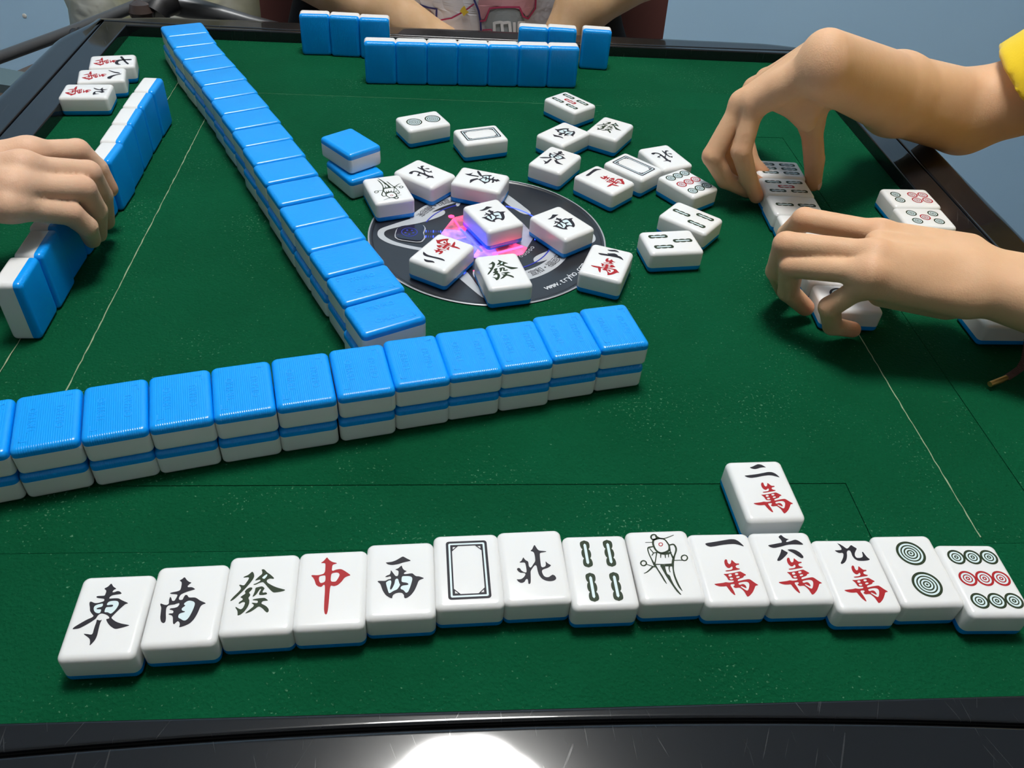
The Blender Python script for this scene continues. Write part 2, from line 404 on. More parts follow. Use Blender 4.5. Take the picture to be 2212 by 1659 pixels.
def textmesh(name, s_, size, loc, rz, material, parent, extr=0.0):
    cu = bpy.data.curves.new(name, 'FONT'); cu.body = s_; cu.size = size*S; cu.align_x = 'CENTER'; cu.align_y = 'CENTER'; cu.extrude = extr*S
    t = bpy.data.objects.new(name, cu); C.objects.link(t); bpy.context.view_layer.update()
    me = bpy.data.meshes.new_from_object(t.evaluated_get(bpy.context.evaluated_depsgraph_get()))
    bpy.data.objects.remove(t); me.materials.clear(); me.materials.append(material); me.name = name
    o = linkobj(name, me); o.location = (loc[0]*S, loc[1]*S, loc[2]); o.rotation_euler = (0, 0, rz)
    if parent: child(o, parent)
    return o
for k in range(4):
    a = PI + k*PI/2
    # silver loop around each button (points given for a button lying along +x)
    outer_ = chaikin([(0.80, -0.92), (1.30, -0.62), (1.78, -0.30), (2.02, -0.12), (2.02, 0.14), (1.80, 0.36), (1.40, 0.52), (1.05, 0.60), (1.02, 0.52), (1.40, 0.42), (1.72, 0.28), (1.90, 0.10), (1.90, -0.08), (1.66, -0.22), (1.20, -0.40), (0.78, -0.70)], 2)
    poly_obj('silver_loop', rot2(outer_, a), 0.016, M_silver, con)
    o = MB().lathe([(0.30*S, 0), (0.30*S, 0.03*S), (0.27*S, 0.05*S), (0.02*S, 0.05*S)], (0, 0, 0), 4)
    btn = chaikin([(1.22, -0.30), (1.66, -0.20), (1.70, 0.20), (1.24, 0.30), (1.16, 0.14), (1.20, 0.0), (1.16, -0.16)], 2, 0.18)
    bo = poly_obj('button', rot2(btn, a), 0.036, mat('button_dark_glass', (0.012, 0.012, 0.03), 0.12), con, thick=0.010*S)
    big = [(1.43+(x-1.43)*1.08, y*1.10) for x, y in btn]
    poly_obj('button_outline', rot2(big, a), 0.022, M_pgrey, con, holes=[rot2(btn, a)])
    ic = []
    for j in range(5): ic.append((1.44+0.05*math.cos(j*2*PI/5), 0.05*math.sin(j*2*PI/5)))
    emb = [[(1.44+0.15*math.cos(2*PI*t/24), 0.15*math.sin(2*PI*t/24)) for t in range(24)], [(1.44+0.135*math.cos(2*PI*t/24), 0.135*math.sin(2*PI*t/24)) for t in range(24)]]
    e_ = poly_obj('button_symbol', rot2(emb[0], a), 0.048, M_bluedim, None, holes=[rot2(emb[1], a)]); child(e_, con)
    for j in range(5):
        dx_, dy_ = 1.44+0.075*math.cos(j*2*PI/5+0.3), 0.075*math.sin(j*2*PI/5+0.3)
        e_ = poly_obj('button_symbol', rot2([(dx_+0.022*math.cos(2*PI*t/10), dy_+0.022*math.sin(2*PI*t/10)) for t in range(10)], a), 0.048, M_bluedim, con)
    for dy_ in (-0.36, 0.36):      # dark glass blocks with fine light bars beside each button
        for j in range(7):
            x_ = 0.86+0.045*j
            poly_obj('light_bar', rot2([(x_, dy_*0.25-0.035), (x_+0.018, dy_*0.25-0.035), (x_+0.018, dy_*0.25+0.035), (x_, dy_*0.25+0.035)], a), 0.017, M_bluedim if j % 3 else M_blueled, con)
# silver blocks between the buttons
for k, a0 in enumerate((-62, 118)):
    blk = sector(1.30, 1.56, a0-4, a0+42, 12)
    poly_obj('silver_block', chaikin(blk, 1), 0.017, M_silver, con)
M_wtext = mat('console_white_print', (0.72, 0.74, 0.76), 0.5); M_dtext = mat('console_dark_print', (0.03, 0.03, 0.035), 0.5)
txt = 'www.tryho.com'
for i, ch_ in enumerate(txt):
    an = math.radians(-59.5 + 30*i/(len(txt)-1)); r_ = 1.90
    textmesh('console_lettering', ch_, 0.19, (r_*math.cos(an), r_*math.sin(an), ZT+0.018*S), an+PI/2, M_wtext, con)
for i, ch_ in enumerate('\u5ba3\u548c\u00b7\u798f\u8fd0\u6765'):
    an = math.radians(-58 + 29*i/5); r_ = 1.43
    textmesh('console_lettering', ch_, 0.17 if ch_ != '\u00b7' else 0.3, (r_*math.cos(an), r_*math.sin(an), ZT+0.020*S), an+PI/2, M_dtext, con)
for i, ch_ in enumerate('\u5ba3\u548c\u00b7\u798f\u8fd0\u6765'):
    an = math.radians(122 + 29*i/5); r_ = 1.43
    textmesh('console_lettering', ch_, 0.17 if ch_ != '\u00b7' else 0.3, (r_*math.cos(an), r_*math.sin(an), ZT+0.020*S), an-PI/2+PI, M_dtext, con)
# blue light arcs, red points, small rings
for a0, a1, r_ in ((30, 70, 1.14), (118, 160, 1.20), (-68, -22, 1.18), (205, 250, 1.16)):
    poly_obj('light_arc', sector(r_, r_+0.025, a0, a1), 0.018, M_blueled if a0 == 30 else M_bluedim, con)
poly_obj('indicator_light', [(-0.67+0.06*math.cos(t*PI/8), 0.64+0.06*math.sin(t*PI/8)) for t in range(16)], 0.02, M_redled, con)
for i in range(5):
    an = math.radians(-50+6*i); r_ = 0.89
    cc = (r_*math.cos(an), r_*math.sin(an))
    poly_obj('indicator_ring', [(cc[0]+0.036*math.cos(t*PI/8), cc[1]+0.036*math.sin(t*PI/8)) for t in range(16)], 0.02, M_pgrey, con, holes=[[(cc[0]+0.022*math.cos(t*PI/8), cc[1]+0.022*math.sin(t*PI/8)) for t in range(16)]])
for pts in ([(-0.30, -1.20), (-0.24, -1.20), (-0.20, -1.50), (-0.26, -1.50)], [(-0.30, -1.20), (-0.16, -1.20), (-0.16, -1.16), (-0.30, -1.16)]):
    poly_obj('light_arc', pts, 0.02, M_redled, con)
poly_obj('light_arc', rot2([(0.98, -0.012), (1.36, -0.012), (1.36, 0.012), (0.98, 0.012)], math.radians(-110)), 0.02, M_blueled, con)
# the clear dice dome in the middle, lit red and blue from inside
M_dr = mat('dome_lit_red', (0.30, 0.10, 0.14), 0.3); M_db = mat('dome_lit_blue', (0.08, 0.08, 0.35), 0.3); M_dv = mat('dome_lit_violet', (0.3, 0.2, 0.42), 0.3); M_dg = mat('dome_clear_grey', (0.34, 0.33, 0.40), 0.25)
for m_, c_, s_ in ((M_dr, (1, .06, .22), 1.0), (M_db, (.03, .03, 1), 6.0), (M_dv, (.40, .14, .9), 0.9), (M_dg, (.4, .35, .7), 0.06)):
    nt, b, N, Lk = nodes(m_); b.inputs['Emission Color'].default_value = (*c_, 1); tc = N('ShaderNodeTexCoord'); n_ = N('ShaderNodeTexNoise'); n_.inputs['Scale'].default_value = 95; n_.inputs['Detail'].default_value = 2
    Lk(tc.outputs['Object'], n_.inputs['Vector']); mr = N('ShaderNodeMapRange'); mr.inputs[1].default_value = 0.38; mr.inputs[2].default_value = 0.66; mr.inputs[3].default_value = s_*0.12; mr.inputs[4].default_value = s_*1.9
    Lk(n_.outputs['Fac'], mr.inputs[0]); Lk(mr.outputs[0], b.inputs['Emission Strength'])
prof = [(0.84, 0.0), (0.84, 0.012), (0.78, 0.022), (0.60, 0.027), (0.40, 0.029)]
sect = [(95, 132, M_dr), (132, 168, M_dr), (168, 200, M_dv), (200, 248, M_db), (248, 284, M_dv), (284, 330, M_dr), (330, 384, M_dg), (24, 95, M_dg)]
for a0, a1, m_ in sect:
    v = []; f = []; nn = 7
    for k in range(nn):
        a = math.radians(a0+0.2+(a1-a0-0.4)*k/(nn-1)); oc = 1/max(math.cos((a-0.4+PI/8) % (PI/4)-PI/8), .5)*0.96
        for r_, z_ in prof: v.append((r_*oc*S*math.cos(a), r_*oc*S*math.sin(a), ZT+(0.012+z_)*S))
    for k in range(nn-1):
        for j in range(4): f.append([k*5+j, (k+1)*5+j, (k+1)*5+j+1, k*5+j+1])
    o = mesh('dome_cell', v, f, m_); auto(o, 20); child(o, con)
o = MB().lathe([(0.42*S, 0.0), (0.42*S, 0.030*S), (0.02*S, 0.031*S)], (0, 0, ZT+0.012*S), 24).build('dome_cap', M_dg); child(o, con)

for (x_, y_, an_, ln_, c_, s_) in ((-0.325, -0.215, 0.468+PI/2, 0.86, (.02, .02, 1), 14.0), (0.345, -0.545, 0.468, 0.60, (1, .03, .12), 9.0), (-0.56, 0.30, 1.9, 0.34, (1, .03, .12), 5.0)):  # added glowing bars that tint the sides of the tile on the dome
    o = MB().box((x_*S, y_*S, ZT+0.05*S), (ln_*S, 0.035*S, 0.022*S), Matrix.Rotation(an_, 3, 'Z')).build('added_glow_strip', emis('strip_glow', c_, s_), smooth=False); child(o, con)

# ---------------------------------------------------------------- tiles
def rr_ring(hx, hy, r, n_=5):
    out = []
    for cx_, cy_, a0 in ((hx-r, hy-r, 0), (-hx+r, hy-r, 90), (-hx+r, -hy+r, 180), (hx-r, -hy+r, 270)):
        for k in range(n_+1):
            a = math.radians(a0+90*k/n_); out.append((cx_+r*math.cos(a), cy_+r*math.sin(a)))
    return out
def rbox(levels, material, name):   # levels: (inset, z) from bottom to top
    v = []; f = []; hx, hy = TW/2, TL/2; RC = 0.075
    for ins, z in levels:
        for x, y in rr_ring(hx-ins, hy-ins, RC-ins*0.55): v.append((x*S, y*S, z*S))
    m_ = 24
    for i in range(len(levels)-1):
        for k in range(m_): f.append([i*m_+k, i*m_+(k+1) % m_, (i+1)*m_+(k+1) % m_, (i+1)*m_+k])
    f.append([k for k in range(m_)][::-1]); f.append([(len(levels)-1)*m_+k for k in range(m_)])
    me = bpy.data.meshes.new(name); me.from_pydata(v, [], f); me.materials.append(material)
    for p in me.polygons: p.use_smooth = True
    me.polygons[-1].use_smooth = False; me.polygons[-2].use_smooth = False
    me.set_sharp_from_angle(angle=math.radians(40)); return me
RB = 0.070; TB = -TT/2+0.118      # joint between blue and white (tile centre = 0)
arcs = [(RB*(1-math.sin(t*PI/10)), RB*(1-math.cos(t*PI/10))) for t in range(0, 6)]
blue_lv = [(i_, -TT/2 + z_) for i_, z_ in [(RB*(1-math.sin(t*PI/10)), RB*(1-math.cos(t*PI/10))) for t in range(6)]] + [(0, TB)]
white_lv = [(0, TB)] + [(RB*(1-math.cos(t*PI/10)), TT/2-RB*(1-math.sin(t*PI/10))) for t in range(6)]
ME_W = rbox(white_lv, M_white, 'tile_body'); ME_B = rbox(blue_lv, M_blue, 'tile_back')

